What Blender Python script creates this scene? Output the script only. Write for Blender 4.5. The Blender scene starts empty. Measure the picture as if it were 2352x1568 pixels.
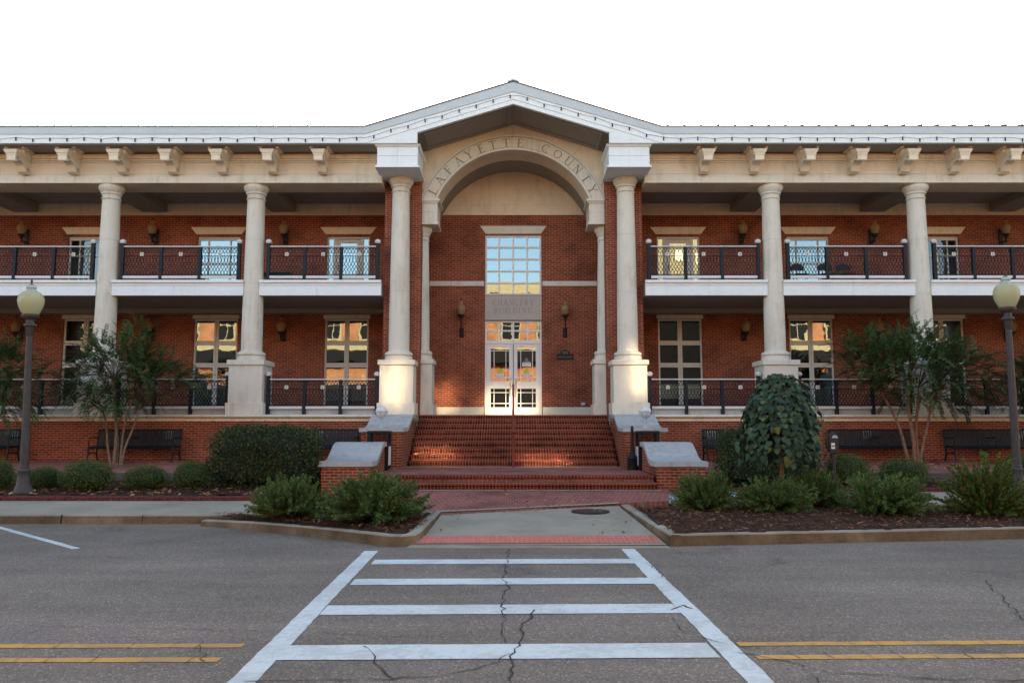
import bpy, bmesh, math, random
from mathutils import Vector, Matrix, noise as mnoise

R = math.radians
SC = bpy.context.scene
COL = SC.collection

# ------------------------------------------------------------------ camera, sky, sun, exposure
CAM_H, PITCH, FV, CX = 1.75, 5.75, 1898.0, 1179.0
cam_data = bpy.data.cameras.new("camera")
cam = bpy.data.objects.new("camera", cam_data)
COL.objects.link(cam)
cam.location = (0, 0, CAM_H)
cam.rotation_euler = (R(90 + PITCH), 0, R(0.09))
cam_data.sensor_width = 36.0
cam_data.lens = 36.0 * FV / 2352.0
cam_data.clip_start, cam_data.clip_end = 0.1, 3000
SC.camera = cam

SUN_EL, SUN_AZ = 17.0, 22.0
world = bpy.data.worlds.new("World")
SC.world = world
world.use_nodes = True
wn, wl = world.node_tree.nodes, world.node_tree.links
bg = wn["Background"]
sky = wn.new("ShaderNodeTexSky")
sky.sky_type = 'NISHITA'
sky.sun_disc = False
sky.sun_elevation = R(SUN_EL)
sky.sun_rotation = R(SUN_AZ)
sky.air_density, sky.dust_density, sky.ozone_density = 1.0, 1.4, 0.0
wl.new(sky.outputs[0], bg.inputs[0])
bg.inputs[1].default_value = 0.15
sun_data = bpy.data.lights.new("sun", 'SUN')
sun_data.energy = 5.0
sun_data.angle = R(0.5)
sun_data.color = (1.0, 0.86, 0.68)
sun = bpy.data.objects.new("sun", sun_data)
COL.objects.link(sun)
sv = Vector((math.sin(R(SUN_AZ)) * math.cos(R(SUN_EL)), math.cos(R(SUN_AZ)) * math.cos(R(SUN_EL)), math.sin(R(SUN_EL))))
sun.location = sv * 80
sun.rotation_euler = (sv).to_track_quat('Z', 'Y').to_euler()
SC.view_settings.view_transform = 'Standard'
SC.view_settings.look = 'None'
SC.view_settings.exposure = 2.0
SC.view_settings.gamma = 1.0
SC.cycles.max_bounces = 8
SC.cycles.diffuse_bounces = 4
SC.cycles.glossy_bounces = 4
SC.cycles.transparent_max_bounces = 12
SC.cycles.caustics_reflective = True
SC.cycles.blur_glossy = 0.0
SC.cycles.sample_clamp_indirect = 0.0
SC.cycles.use_guiding = True
SC.cycles.use_surface_guiding = True
SC.cycles.use_volume_guiding = False
SC.cycles.guiding_training_samples = 128
SC.cycles.caustics_refractive = False

CP, SP = math.cos(R(PITCH)), math.sin(R(PITCH))
def zat(yv, Y):            # height of a measured photo row on the upright plane at depth Y
    return CAM_H + Y * math.tan(R(PITCH) + math.atan((784 - yv) / FV))
def xat(xv, Y, z):         # lateral position of a measured photo column at depth Y, height z
    return (xv - CX) / FV * (Y * CP + (z - CAM_H) * SP)

# ------------------------------------------------------------------ mesh helpers
class MB:
    def __init__(s):
        s.v, s.f, s.sm = [], [], []
    def add(s, vs, fs, smooth=False):
        o = len(s.v)
        s.v += [tuple(p) for p in vs]
        s.f += [tuple(i + o for i in f) for f in fs]
        s.sm += [smooth] * len(fs)
        return s
    def box(s, x0, x1, y0, y1, z0, z1):
        if x0 > x1: x0, x1 = x1, x0
        if y0 > y1: y0, y1 = y1, y0
        if z0 > z1: z0, z1 = z1, z0
        return s.add([(x0,y0,z0),(x1,y0,z0),(x1,y1,z0),(x0,y1,z0),(x0,y0,z1),(x1,y0,z1),(x1,y1,z1),(x0,y1,z1)],
                     [(0,3,2,1),(4,5,6,7),(0,1,5,4),(1,2,6,5),(2,3,7,6),(3,0,4,7)])
    def frustum(s, x0, x1, y0, y1, z0, X0, X1, Y0, Y1, z1):
        return s.add([(x0,y0,z0),(x1,y0,z0),(x1,y1,z0),(x0,y1,z0),(X0,Y0,z1),(X1,Y0,z1),(X1,Y1,z1),(X0,Y1,z1)],
                     [(0,3,2,1),(4,5,6,7),(0,1,5,4),(1,2,6,5),(2,3,7,6),(3,0,4,7)])
    def prism(s, poly, axis, a, b):     # poly: 2-D outline; extruded along axis from a to b
        n = len(poly)
        area = sum(poly[i][0]*poly[(i+1)%n][1]-poly[(i+1)%n][0]*poly[i][1] for i in range(n))
        if area < 0: poly = poly[::-1]
        def P(p, t):
            return {'x': (t, p[0], p[1]), 'y': (p[0], t, p[1]), 'z': (p[0], p[1], t)}[axis]
        vs = [P(p, a) for p in poly] + [P(p, b) for p in poly]
        flip = (axis == 'y') != (b < a)
        fs = [tuple(range(n-1, -1, -1)), tuple(range(n, 2*n))] + [(i, (i+1)%n, (i+1)%n+n, i+n) for i in range(n)]
        if flip: fs = [f[::-1] for f in fs]
        return s.add(vs, fs)
    def lathe(s, prof, c=(0,0,0), n=24, smooth=True, caps=True):   # prof: (radius, z)
        vs, fs = [], []
        m = len(prof)
        for r, z in prof:
            for k in range(n):
                a = 2*math.pi*k/n
                vs.append((c[0]+r*math.cos(a), c[1]+r*math.sin(a), c[2]+z))
        for j in range(m-1):
            for k in range(n):
                fs.append((j*n+k, j*n+(k+1)%n, (j+1)*n+(k+1)%n, (j+1)*n+k))
        s.add(vs, fs, smooth)
        if caps:
            o = len(s.v) - len(vs)
            if prof[0][0] > 1e-4: s.f.append(tuple(o+k for k in range(n-1,-1,-1))); s.sm.append(False)
            if prof[-1][0] > 1e-4: s.f.append(tuple(o+(m-1)*n+k for k in range(n))); s.sm.append(False)
        return s
    def tube(s, pts, r, n=6, smooth=True):
        pts = [Vector(p) for p in pts]
        rs = r if isinstance(r, (list, tuple)) else [r]*len(pts)
        vs, fs = [], []
        up = Vector((0.13, 0.21, 0.97))
        for i, p in enumerate(pts):
            d = (pts[min(i+1, len(pts)-1)] - pts[max(i-1, 0)])
            if d.length < 1e-9: d = Vector((0,0,1))
            d.normalize()
            a = d.cross(up)
            if a.length < 0.05: a = d.cross(Vector((1,0,0)))
            a.normalize(); b = d.cross(a)
            for k in range(n):
                t = 2*math.pi*k/n
                vs.append(p + (a*math.cos(t) + b*math.sin(t))*rs[i])
        for i in range(len(pts)-1):
            for k in range(n):
                fs.append((i*n+k, i*n+(k+1)%n, (i+1)*n+(k+1)%n, (i+1)*n+k))
        fs.append(tuple(range(n-1,-1,-1))); fs.append(tuple((len(pts)-1)*n+k for k in range(n)))
        return s.add(vs, fs, smooth)
    def ribbon(s, pts, w, z):
        for i in range(len(pts)-1):
            (x0,y0),(x1,y1) = pts[i], pts[i+1]
            d = Vector((x1-x0, y1-y0)); L = d.length or 1
            nx, ny = -d.y/L, d.x/L
            w0 = w[i] if isinstance(w, list) else w
            w1 = w[i+1] if isinstance(w, list) else w
            s.add([(x0-nx*w0/2,y0-ny*w0/2,z),(x0+nx*w0/2,y0+ny*w0/2,z),(x1+nx*w1/2,y1+ny*w1/2,z),(x1-nx*w1/2,y1-ny*w1/2,z)], [(0,3,2,1)])
        return s
    def obj(s, name, m, parent=None, loc=(0,0,0), bevel=0, fix=False):
        me = bpy.data.meshes.new(name)
        me.from_pydata(s.v, [], s.f)
        me.polygons.foreach_set('use_smooth', s.sm)
        if fix:
            b = bmesh.new(); b.from_mesh(me); bmesh.ops.recalc_face_normals(b, faces=b.faces[:]); b.to_mesh(me); b.free()
        me.update()
        if any(s.sm): me.set_sharp_from_angle(angle=R(42))
        me.materials.append(m)
        o = bpy.data.objects.new(name, me)
        COL.objects.link(o)
        o.location = loc
        if parent: o.parent = parent
        if bevel:
            bv = o.modifiers.new('bevel', 'BEVEL'); bv.width = bevel; bv.segments = 2; bv.limit_method = 'ANGLE'; bv.angle_limit = R(40)
        return o

def tag(o, label, cat, group=None, kind=None):
    o['label'] = label; o['category'] = cat
    if group: o['group'] = group
    if kind: o['kind'] = kind
    return o
def thing(name, label, cat, loc=(0,0,0), rz=0, group=None):
    o = bpy.data.objects.new(name, None); COL.objects.link(o)
    o.empty_display_size = 0.3
    o.location = loc; o.rotation_euler = (0,0,rz)
    return tag(o, label, cat, group)
def struct(o, label=None):
    o['kind'] = 'structure'
    if label: o['label'] = label
    return o
def dup(root, loc, rz, label, scale=None):
    r = root.copy(); COL.objects.link(r); r.location = loc; r.rotation_euler = (0,0,rz); r['label'] = label
    if scale: r.scale = scale
    for ch in list(root.children):
        c = ch.copy(); COL.objects.link(c); c.parent = r
        for g in list(ch.children):
            d = g.copy(); COL.objects.link(d); d.parent = c
    return r

# ------------------------------------------------------------------ materials
def newmat(name):
    m = bpy.data.materials.new(name); m.use_nodes = True
    nt = m.node_tree
    return m, nt.nodes, nt.links, nt.nodes["Principled BSDF"]
def ramp(n, stops):
    r = n.new("ShaderNodeValToRGB")
    while len(r.color_ramp.elements) < len(stops): r.color_ramp.elements.new(0.5)
    for e, (p, c) in zip(r.color_ramp.elements, stops):
        e.position = p; e.color = (*c, 1) if len(c) == 3 else c
    return r
def nz(n, l, vec, scale, detail=4, rough=0.55):
    t = n.new("ShaderNodeTexNoise"); t.inputs['Scale'].default_value = scale; t.inputs['Detail'].default_value = detail
    t.inputs['Roughness'].default_value = rough
    if vec is not None: l.new(vec, t.inputs['Vector'])
    return t
def mixc(n, l, fac, a, b, mode='MIX'):
    x = n.new("ShaderNodeMix"); x.data_type = 'RGBA'; x.blend_type = mode
    for s, i in ((fac, 0), (a, 6), (b, 7)):
        if isinstance(s, (int, float)): x.inputs[i].default_value = s
        elif isinstance(s, tuple): x.inputs[i].default_value = (*s, 1)
        else: l.new(s, x.inputs[i])
    return x.outputs[2]
def math_(n, l, op, a, b=None):
    x = n.new("ShaderNodeMath"); x.operation = op
    for i, s in enumerate((a, b)):
        if s is None: continue
        if isinstance(s, (int, float)): x.inputs[i].default_value = s
        else: l.new(s, x.inputs[i])
    return x.outputs[0]
def bump(n, l, p, h, strength=0.3, dist=0.01):
    b = n.new("ShaderNodeBump"); b.inputs['Strength'].default_value = strength; b.inputs['Distance'].default_value = dist
    l.new(h, b.inputs['Height']); l.new(b.outputs[0], p.inputs['Normal'])
def pos(n):
    return n.new("ShaderNodeNewGeometry").outputs['Position']

def plain(name, c, rough=0.5, metal=0.0, var=0.12, scale=6.0, bmp=0.0):
    m, n, l, p = newmat(name)
    t = nz(n, l, pos(n), scale, 5)
    d = tuple(x*(1-var) for x in c); e = tuple(min(1, x*(1+var)) for x in c)
    r = ramp(n, [(0.3, d), (0.7, e)]); l.new(t.outputs[0], r.inputs[0]); l.new(r.outputs[0], p.inputs['Base Color'])
    p.inputs['Roughness'].default_value = rough; p.inputs['Metallic'].default_value = metal
    p.inputs['Specular IOR Level'].default_value = 0.25
    if bmp:
        t2 = nz(n, l, pos(n), scale*8, 4); bump(n, l, p, t2.outputs[0], bmp, 0.01)
    return m

def brick_mat(name, c1, c2, mortar, bw=0.203, rh=0.0667, ms=0.011, mode='wall', soldier=False, off=0.5):
    m, n, l, p = newmat(name)
    g = n.new("ShaderNodeNewGeometry")
    sp = n.new("ShaderNodeSeparateXYZ"); l.new(g.outputs['Position'], sp.inputs[0])
    sn = n.new("ShaderNodeSeparateXYZ"); l.new(g.outputs['True Normal'], sn.inputs[0])
    if mode == 'wall':
        ax = math_(n, l, 'GREATER_THAN', math_(n, l, 'ABSOLUTE', sn.outputs[0]), 0.7)
        u = math_(n, l, 'ADD', math_(n, l, 'MULTIPLY', sp.outputs[0], math_(n, l, 'SUBTRACT', 1.0, ax)), math_(n, l, 'MULTIPLY', sp.outputs[1], ax))
        az = math_(n, l, 'GREATER_THAN', math_(n, l, 'ABSOLUTE', sn.outputs[2]), 0.7)
        v = math_(n, l, 'ADD', math_(n, l, 'MULTIPLY', sp.outputs[2], math_(n, l, 'SUBTRACT', 1.0, az)), math_(n, l, 'MULTIPLY', sp.outputs[1], az))
    else:
        u, v = sp.outputs[0], sp.outputs[1]
    cb = n.new("ShaderNodeCombineXYZ"); l.new(u, cb.inputs[0]); l.new(v, cb.inputs[1])
    b = n.new("ShaderNodeTexBrick")
    l.new(cb.outputs[0], b.inputs['Vector'])
    b.inputs['Scale'].default_value = 1.0
    b.inputs['Brick Width'].default_value = bw; b.inputs['Row Height'].default_value = rh
    b.inputs['Mortar Size'].default_value = ms; b.inputs['Mortar Smooth'].default_value = 0.25
    b.inputs['Bias'].default_value = -0.1
    b.offset = off
    b.inputs['Color1'].default_value = (*c1, 1); b.inputs['Color2'].default_value = (*c2, 1); b.inputs['Mortar'].default_value = (*mortar, 1)
    t = nz(n, l, g.outputs['Position'], 1.1, 5)
    r = ramp(n, [(0.28, (0.60,0.58,0.57)), (0.5, (0.98,0.97,0.96)), (0.72, (1.18,1.15,1.12))]); l.new(t.outputs[0], r.inputs[0])
    col = mixc(n, l, 1.0, b.outputs[0], r.outputs[0], 'MULTIPLY')
    t2 = nz(n, l, g.outputs['Position'], 34, 3)
    r2 = ramp(n, [(0.3, (0.8,0.8,0.8)), (0.7, (1.15,1.15,1.15))]); l.new(t2.outputs[0], r2.inputs[0])
    col = mixc(n, l, 1.0, col, r2.outputs[0], 'MULTIPLY')
    l.new(col, p.inputs['Base Color']); p.inputs['Roughness'].default_value = 0.85; p.inputs['Specular IOR Level'].default_value = 0.15
    h = math_(n, l, 'SUBTRACT', 1.0, b.outputs['Fac'])
    bump(n, l, p, h, 0.5, 0.006)
    return m

def stone_mat(name, c, stain=(0.40,0.33,0.24), amt=0.35, rough=0.75):
    m, n, l, p = newmat(name)
    g = pos(n)
    t = nz(n, l, g, 1.6, 6, 0.6)
    mp = n.new("ShaderNodeMapping"); mp.inputs['Scale'].default_value = (3.0, 3.0, 0.35); l.new(g, mp.inputs[0])
    t2 = nz(n, l, mp.outputs[0], 2.2, 5, 0.6)
    f = math_(n, l, 'MULTIPLY', t.outputs[0], t2.outputs[0])
    r = ramp(n, [(0.24, (0,0,0)), (0.48, (amt,amt,amt))]); l.new(f, r.inputs[0])
    col = mixc(n, l, r.outputs[0], c, stain)
    t3 = nz(n, l, g, 45, 4)
    r3 = ramp(n, [(0.3, (0.9,0.9,0.9)), (0.7, (1.06,1.06,1.06))]); l.new(t3.outputs[0], r3.inputs[0])
    col = mixc(n, l, 1.0, col, r3.outputs[0], 'MULTIPLY')
    l.new(col, p.inputs['Base Color']); p.inputs['Roughness'].default_value = rough; p.inputs['Specular IOR Level'].default_value = 0.2
    bump(n, l, p, t3.outputs[0], 0.15, 0.004)
    return m

def asphalt_mat():
    m, n, l, p = newmat('asphalt')
    g = pos(n)
    big = nz(n, l, g, 0.35, 5, 0.6)
    mp = n.new("ShaderNodeMapping"); mp.inputs['Scale'].default_value = (0.25, 1.4, 1.0); l.new(g, mp.inputs[0])
    tr = nz(n, l, mp.outputs[0], 0.9, 4, 0.6)
    r = ramp(n, [(0.30, (0.152,0.129,0.104)), (0.72, (0.228,0.194,0.158))]); l.new(big.outputs[0], r.inputs[0])
    r1 = ramp(n, [(0.3, (0.84,0.84,0.85)), (0.7, (1.1,1.1,1.1))]); l.new(tr.outputs[0], r1.inputs[0])
    col = mixc(n, l, 1.0, r.outputs[0], r1.outputs[0], 'MULTIPLY')
    st = nz(n, l, g, 0.55, 6, 0.6); st.inputs['Distortion'].default_value = 0.6
    rs = ramp(n, [(0.27, (0.62,0.62,0.64)), (0.40, (1,1,1)), (0.66, (1,1,1)), (0.76, (1.16,1.14,1.10))]); l.new(st.outputs[0], rs.inputs[0])
    col = mixc(n, l, 1.0, col, rs.outputs[0], 'MULTIPLY')
    vo = n.new("ShaderNodeTexVoronoi"); vo.inputs['Scale'].default_value = 75; l.new(g, vo.inputs['Vector'])
    r2 = ramp(n, [(0.0, (0.62,0.62,0.62)), (0.55, (1.0,1.0,1.0)), (0.90, (1.2,1.18,1.15)), (1.0, (2.3,2.2,2.1))]); 
    bw = n.new("ShaderNodeSeparateColor"); l.new(vo.outputs['Color'], bw.inputs[0]); l.new(bw.outputs[0], r2.inputs[0])
    col = mixc(n, l, 0.85, col, r2.outputs[0], 'MULTIPLY')
    t3 = nz(n, l, g, 260, 3)
    r3 = ramp(n, [(0.35, (0.75,0.75,0.75)), (0.65, (1.25,1.25,1.25))]); l.new(t3.outputs[0], r3.inputs[0])
    col = mixc(n, l, 1.0, col, r3.outputs[0], 'MULTIPLY')
    l.new(col, p.inputs['Base Color']); p.inputs['Roughness'].default_value = 0.9; p.inputs['Specular IOR Level'].default_value = 0.10
    bump(n, l, p, vo.outputs['Distance'], 0.5, 0.006)
    return m

def concrete_mat(name, c, stain, amt=0.5, joints=None):
    m, n, l, p = newmat(name)
    g = pos(n)
    t = nz(n, l, g, 1.3, 7, 0.65)
    r = ramp(n, [(0.42, (0,0,0)), (0.72, (amt,amt,amt))]); l.new(t.outputs[0], r.inputs[0])
    col = mixc(n, l, r.outputs[0], c, stain)
    t2 = nz(n, l, g, 90, 4, 0.7)
    r2 = ramp(n, [(0.3, (0.82,0.82,0.82)), (0.7, (1.14,1.14,1.14))]); l.new(t2.outputs[0], r2.inputs[0])
    col = mixc(n, l, 1.0, col, r2.outputs[0], 'MULTIPLY')
    l.new(col, p.inputs['Base Color']); p.inputs['Roughness'].default_value = 0.85; p.inputs['Specular IOR Level'].default_value = 0.15
    bump(n, l, p, t2.outputs[0], 0.25, 0.004)
    return m

def kerb_mat():
    m, n, l, p = newmat('kerb_concrete')
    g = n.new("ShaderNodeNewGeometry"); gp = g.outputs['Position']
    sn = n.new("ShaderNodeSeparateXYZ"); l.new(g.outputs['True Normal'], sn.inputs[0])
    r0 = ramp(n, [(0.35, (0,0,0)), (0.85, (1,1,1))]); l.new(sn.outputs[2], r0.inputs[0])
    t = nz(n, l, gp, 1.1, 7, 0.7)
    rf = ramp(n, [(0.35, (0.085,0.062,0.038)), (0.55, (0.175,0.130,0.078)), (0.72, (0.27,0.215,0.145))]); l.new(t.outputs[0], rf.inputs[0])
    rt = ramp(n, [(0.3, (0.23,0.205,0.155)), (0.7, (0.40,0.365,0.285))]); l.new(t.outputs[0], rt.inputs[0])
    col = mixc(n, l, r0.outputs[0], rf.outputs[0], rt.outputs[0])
    t2 = nz(n, l, gp, 70, 4, 0.7)
    r2 = ramp(n, [(0.3, (0.72,0.72,0.72)), (0.62, (1.12,1.12,1.12)), (0.72, (1.7,1.6,1.45))]); l.new(t2.outputs[0], r2.inputs[0])
    col = mixc(n, l, 1.0, col, r2.outputs[0], 'MULTIPLY')
    l.new(col, p.inputs['Base Color']); p.inputs['Roughness'].default_value = 0.9; p.inputs['Specular IOR Level'].default_value = 0.1
    bump(n, l, p, t2.outputs[0], 0.35, 0.006)
    return m

def paint_mat(name, c, wear=0.5):
    m, n, l, p = newmat(name)
    g = pos(n)
    t = nz(n, l, g, 14, 8, 0.72)
    big = nz(n, l, g, 1.4, 4, 0.6)
    f = math_(n, l, 'MULTIPLY', t.outputs[0], big.outputs[0])
    r = ramp(n, [(0.20, (wear,wear,wear)), (0.285, (0,0,0))]); l.new(f, r.inputs[0])
    col = mixc(n, l, r.outputs[0], c, (0.16,0.15,0.14))
    t2 = nz(n, l, g, 160, 3)
    r2 = ramp(n, [(0.3, (0.86,0.86,0.86)), (0.7, (1.06,1.06,1.06))]); l.new(t2.outputs[0], r2.inputs[0])
    col = mixc(n, l, 1.0, col, r2.outputs[0], 'MULTIPLY')
    l.new(col, p.inputs['Base Color']); p.inputs['Roughness'].default_value = 0.8; p.inputs['Specular IOR Level'].default_value = 0.15
    return m

def leaf_mat(name, stops, trans=0.25, rough=0.45):
    m, n, l, p = newmat(name)
    g = n.new("ShaderNodeNewGeometry")
    r = ramp(n, stops); l.new(g.outputs['Random Per Island'], r.inputs[0])
    t = nz(n, l, g.outputs['Position'], 2.2, 3)
    r2 = ramp(n, [(0.3, (0.72,0.74,0.72)), (0.7, (1.2,1.18,1.1))]); l.new(t.outputs[0], r2.inputs[0])
    col = mixc(n, l, 1.0, r.outputs[0], r2.outputs[0], 'MULTIPLY')
    l.new(col, p.inputs['Base Color']); p.inputs['Roughness'].default_value = rough
    p.inputs['Specular IOR Level'].default_value = 0.2
    tr = n.new("ShaderNodeBsdfTranslucent"); l.new(col, tr.inputs[0])
    mx = n.new("ShaderNodeMixShader"); mx.inputs[0].default_value = trans
    l.new(p.outputs[0], mx.inputs[1]); l.new(tr.outputs[0], mx.inputs[2])
    l.new(mx.outputs[0], n["Material Output"].inputs[0])
    return m

def glass_mat(name, refl=0.5, wav=0.35, tint=(0.8,0.9,0.95)):
    m, n, l, p = newmat(name)
    g = pos(n)
    t = nz(n, l, g, 1.6, 2, 0.4)
    b = n.new("ShaderNodeBump"); b.inputs['Strength'].default_value = wav; b.inputs['Distance'].default_value = 0.012
    l.new(t.outputs[0], b.inputs['Height'])
    gl = n.new("ShaderNodeBsdfGlossy"); gl.inputs['Roughness'].default_value = 0.004; gl.inputs[0].default_value = (*tint, 1)
    l.new(b.outputs[0], gl.inputs['Normal'])
    tp = n.new("ShaderNodeBsdfTransparent"); tp.inputs[0].default_value = (0.75,0.8,0.78,1)
    mx = n.new("ShaderNodeMixShader"); mx.inputs[0].default_value = refl
    l.new(tp.outputs[0], mx.inputs[1]); l.new(gl.outputs[0], mx.inputs[2])
    l.new(mx.outputs[0], n["Material Output"].inputs[0])
    return m

def globe_mat(name, c, trans=0.45, rough=0.25):
    m, n, l, p = newmat(name)
    p.inputs['Base Color'].default_value = (*c, 1); p.inputs['Roughness'].default_value = rough
    tr = n.new("ShaderNodeBsdfTranslucent"); tr.inputs[0].default_value = (*c, 1)
    mx = n.new("ShaderNodeMixShader"); mx.inputs[0].default_value = trans
    l.new(p.outputs[0], mx.inputs[1]); l.new(tr.outputs[0], mx.inputs[2])
    l.new(mx.outputs[0], n["Material Output"].inputs[0])
    return m

def sun_glass():
    m, n, l, p = newmat('sun_mirror_glass')
    p.inputs['Base Color'].default_value = (0.64,0.56,0.43,1); p.inputs['Metallic'].default_value = 1.0; p.inputs['Roughness'].default_value = 0.052
    return m
BR1, BR2, MOR = (0.285,0.056,0.024), (0.145,0.027,0.014), (0.32,0.185,0.12)
M = dict(
    brick=brick_mat('red_brick', BR1, BR2, MOR),
    stepbrick=brick_mat('step_brick', (0.205,0.036,0.018), (0.100,0.017,0.010), (0.25,0.145,0.10), bw=0.075, rh=0.16, ms=0.009, off=0.0),
    edgebrick=plain('edging_brick', (0.105,0.032,0.022), 0.9, var=.5, scale=13),
    pave=brick_mat('paving_brick', (0.34,0.098,0.072), (0.24,0.070,0.054), (0.24,0.18,0.15), bw=0.105, rh=0.21, ms=0.013, mode='floor'),
    stone=stone_mat('cast_stone', (0.665,0.63,0.53), amt=0.62),
    frieze=stone_mat('warm_lit_stone', (0.75,0.635,0.47), amt=0.5),  # stone with warm bounce light mixed into its colour
    panelstone=stone_mat('panel_stone', (0.44,0.41,0.36), amt=0.3),
    capstone=stone_mat('weathered_cap', (0.42,0.43,0.42), stain=(0.22,0.22,0.21), amt=0.8),
    white=stone_mat('white_trim', (0.78,0.81,0.80), stain=(0.45,0.45,0.40), amt=0.22, rough=0.55),
    fascia=plain('metal_fascia', (0.50,0.53,0.535), 0.4, var=0.04, scale=2),
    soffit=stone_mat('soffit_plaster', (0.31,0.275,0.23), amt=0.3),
    drip=plain('drip_edge', (0.045,0.06,0.065), 0.5),
    roof=plain('roof_metal', (0.16,0.24,0.27), 0.4, 0.3),
    frame=plain('window_frame', (0.63,0.60,0.54), 0.5, var=0.04),
    dframe=plain('door_frame', (0.74,0.72,0.68), 0.4, var=0.04),
    glass=glass_mat('window_glass', 0.55, 0.14, (0.33,0.40,0.43)),
    dglass=glass_mat('dark_glass', 0.10, 0.2),
    doorglass=glass_mat('door_glass', 0.34, 0.12, (0.6,0.62,0.62)),
    sunglass=sun_glass(),
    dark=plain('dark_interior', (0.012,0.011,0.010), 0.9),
    blind=plain('window_blind', (0.52,0.50,0.38), 0.8, var=0.06),
    rail=plain('railing_paint', (0.009,0.014,0.021), 0.55, var=0.1),
    railcap=plain('railing_cap', (0.60,0.59,0.56), 0.5, var=0.05),
    gold=plain('gold_star', (0.45,0.26,0.06), 0.4),
    bench=plain('bench_steel', (0.0035,0.010,0.013), 0.5, var=0.15),
    black=plain('black_metal', (0.012,0.012,0.013), 0.45),
    lamppost=plain('lamp_post_paint', (0.062,0.054,0.050), 0.5, var=0.15, scale=9, bmp=0.1),
    lampglobe=globe_mat('lamp_globe', (0.62,0.60,0.36), 0.4),
    lampcrown=globe_mat('lamp_crown', (0.50,0.58,0.50), 0.3),
    amber=globe_mat('amber_globe', (0.46,0.31,0.15), 0.5),
    whiteglobe=globe_mat('white_globe', (0.86,0.86,0.86), 0.35),
    zinc=plain('painted_zinc', (0.36,0.42,0.46), 0.5),
    redrail=plain('red_handrail', (0.20,0.045,0.028), 0.45),
    asphalt=asphalt_mat(),
    crack=plain('crack_dark', (0.042,0.037,0.032), 0.95),
    concrete=concrete_mat('sidewalk_concrete', (0.335,0.300,0.230), (0.22,0.195,0.145), 0.75),
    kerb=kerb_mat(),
    tactile=plain('tactile_paving', (0.50,0.175,0.13), 0.8, var=0.12, scale=12),
    mulch=concrete_mat('mulch_ground', (0.055,0.024,0.013), (0.026,0.012,0.008), 0.9),
    chip1=leaf_mat('mulch_chip', [(0.0,(0.026,0.011,0.007)),(0.55,(0.085,0.034,0.016)),(0.85,(0.20,0.085,0.038)),(1.0,(0.42,0.24,0.12))], 0.0, 0.9),
    fallen=leaf_mat('fallen_leaf', [(0.0,(0.16,0.07,0.03)),(0.5,(0.30,0.14,0.05)),(1.0,(0.45,0.30,0.16))], 0.1, 0.8),
    wpaint=paint_mat('white_paint', (0.58,0.625,0.60), 0.26),
    ypaint=paint_mat('yellow_paint', (0.56,0.31,0.075), 0.38),
    bark=plain('pale_bark', (0.19,0.135,0.09), 0.8, var=0.35, scale=14, bmp=0.2),
    twig=plain('dark_twig', (0.07,0.045,0.03), 0.8, var=0.3, scale=14),
    redbark=plain('red_bark', (0.20,0.105,0.065), 0.8, var=0.4, scale=14, bmp=0.2),
    crepe=leaf_mat('crepe_leaf', [(0.0,(0.016,0.045,0.015)),(0.55,(0.048,0.110,0.036)),(0.93,(0.10,0.165,0.048)),(1.0,(0.15,0.08,0.03))]),
    juniper=leaf_mat('juniper_leaf', [(0.0,(0.036,0.080,0.024)),(0.6,(0.100,0.185,0.052)),(1.0,(0.19,0.27,0.085))], 0.2, 0.7),
    yew=leaf_mat('yew_leaf', [(0.0,(0.024,0.055,0.012)),(0.6,(0.075,0.140,0.024)),(1.0,(0.17,0.24,0.04))], 0.2),
    box=leaf_mat('box_leaf', [(0.0,(0.036,0.068,0.016)),(0.6,(0.080,0.128,0.026)),(1.0,(0.17,0.20,0.045))], 0.2),
    hedge=leaf_mat('hedge_leaf', [(0.0,(0.016,0.032,0.013)),(0.6,(0.046,0.076,0.028)),(0.93,(0.095,0.125,0.036)),(1.0,(0.18,0.085,0.03))], 0.2, 0.5),
    redbud=leaf_mat('redbud_leaf', [(0.0,(0.018,0.042,0.024)),(0.6,(0.042,0.082,0.048)),(0.93,(0.070,0.115,0.064)),(1.0,(0.15,0.16,0.03))], 0.12, 0.6),
    letter=plain('letter_brown', (0.27,0.205,0.14), 0.8),  # flat letters; brown patina with the shade of the cuts mixed in
    letter2=plain('letter_shade_pale', (0.30,0.275,0.235), 0.8),  # panel stone darkened to show the shade inside cut letters
    opp=brick_mat('orange_brick', (0.46,0.14,0.045), (0.36,0.105,0.038), (0.48,0.30,0.16)),
    opptrim=plain('pale_trim', (0.42,0.33,0.18), 0.7),
    iron=plain('cast_iron', (0.055,0.042,0.038), 0.6, 0.3, var=0.25, scale=30),
    sign_white=plain('sign_white', (0.72,0.73,0.74), 0.5, var=0.02),
    sign_dark=plain('sign_dark', (0.05,0.03,0.025), 0.5),
    sign_lime=plain('sign_lime', (0.50,0.55,0.05), 0.5, var=0.1, scale=40),
    ink=plain('ink', (0.03,0.03,0.035), 0.6),
    darkstone=stone_mat('dark_kerb_stone', (0.10,0.09,0.08), amt=0.2),
    wetbrick=None,
)
M.pop('wetbrick')

# ------------------------------------------------------------------ key dimensions (metres)
YW, YC, YE, YEN = 27.4, 24.36, 23.05, 24.0
ZP, ZB, ZBU, ZEN, ZSO = 2.04, 6.0, 5.55, 8.90, 9.80
COLX = [7.75, 12.12, 16.49, 20.86, 25.23]
BAYX = [5.565, 9.935, 14.305, 18.675, 23.045]
XEND = 34.0  # wings stretched out of view so their shadow covers the street

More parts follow.
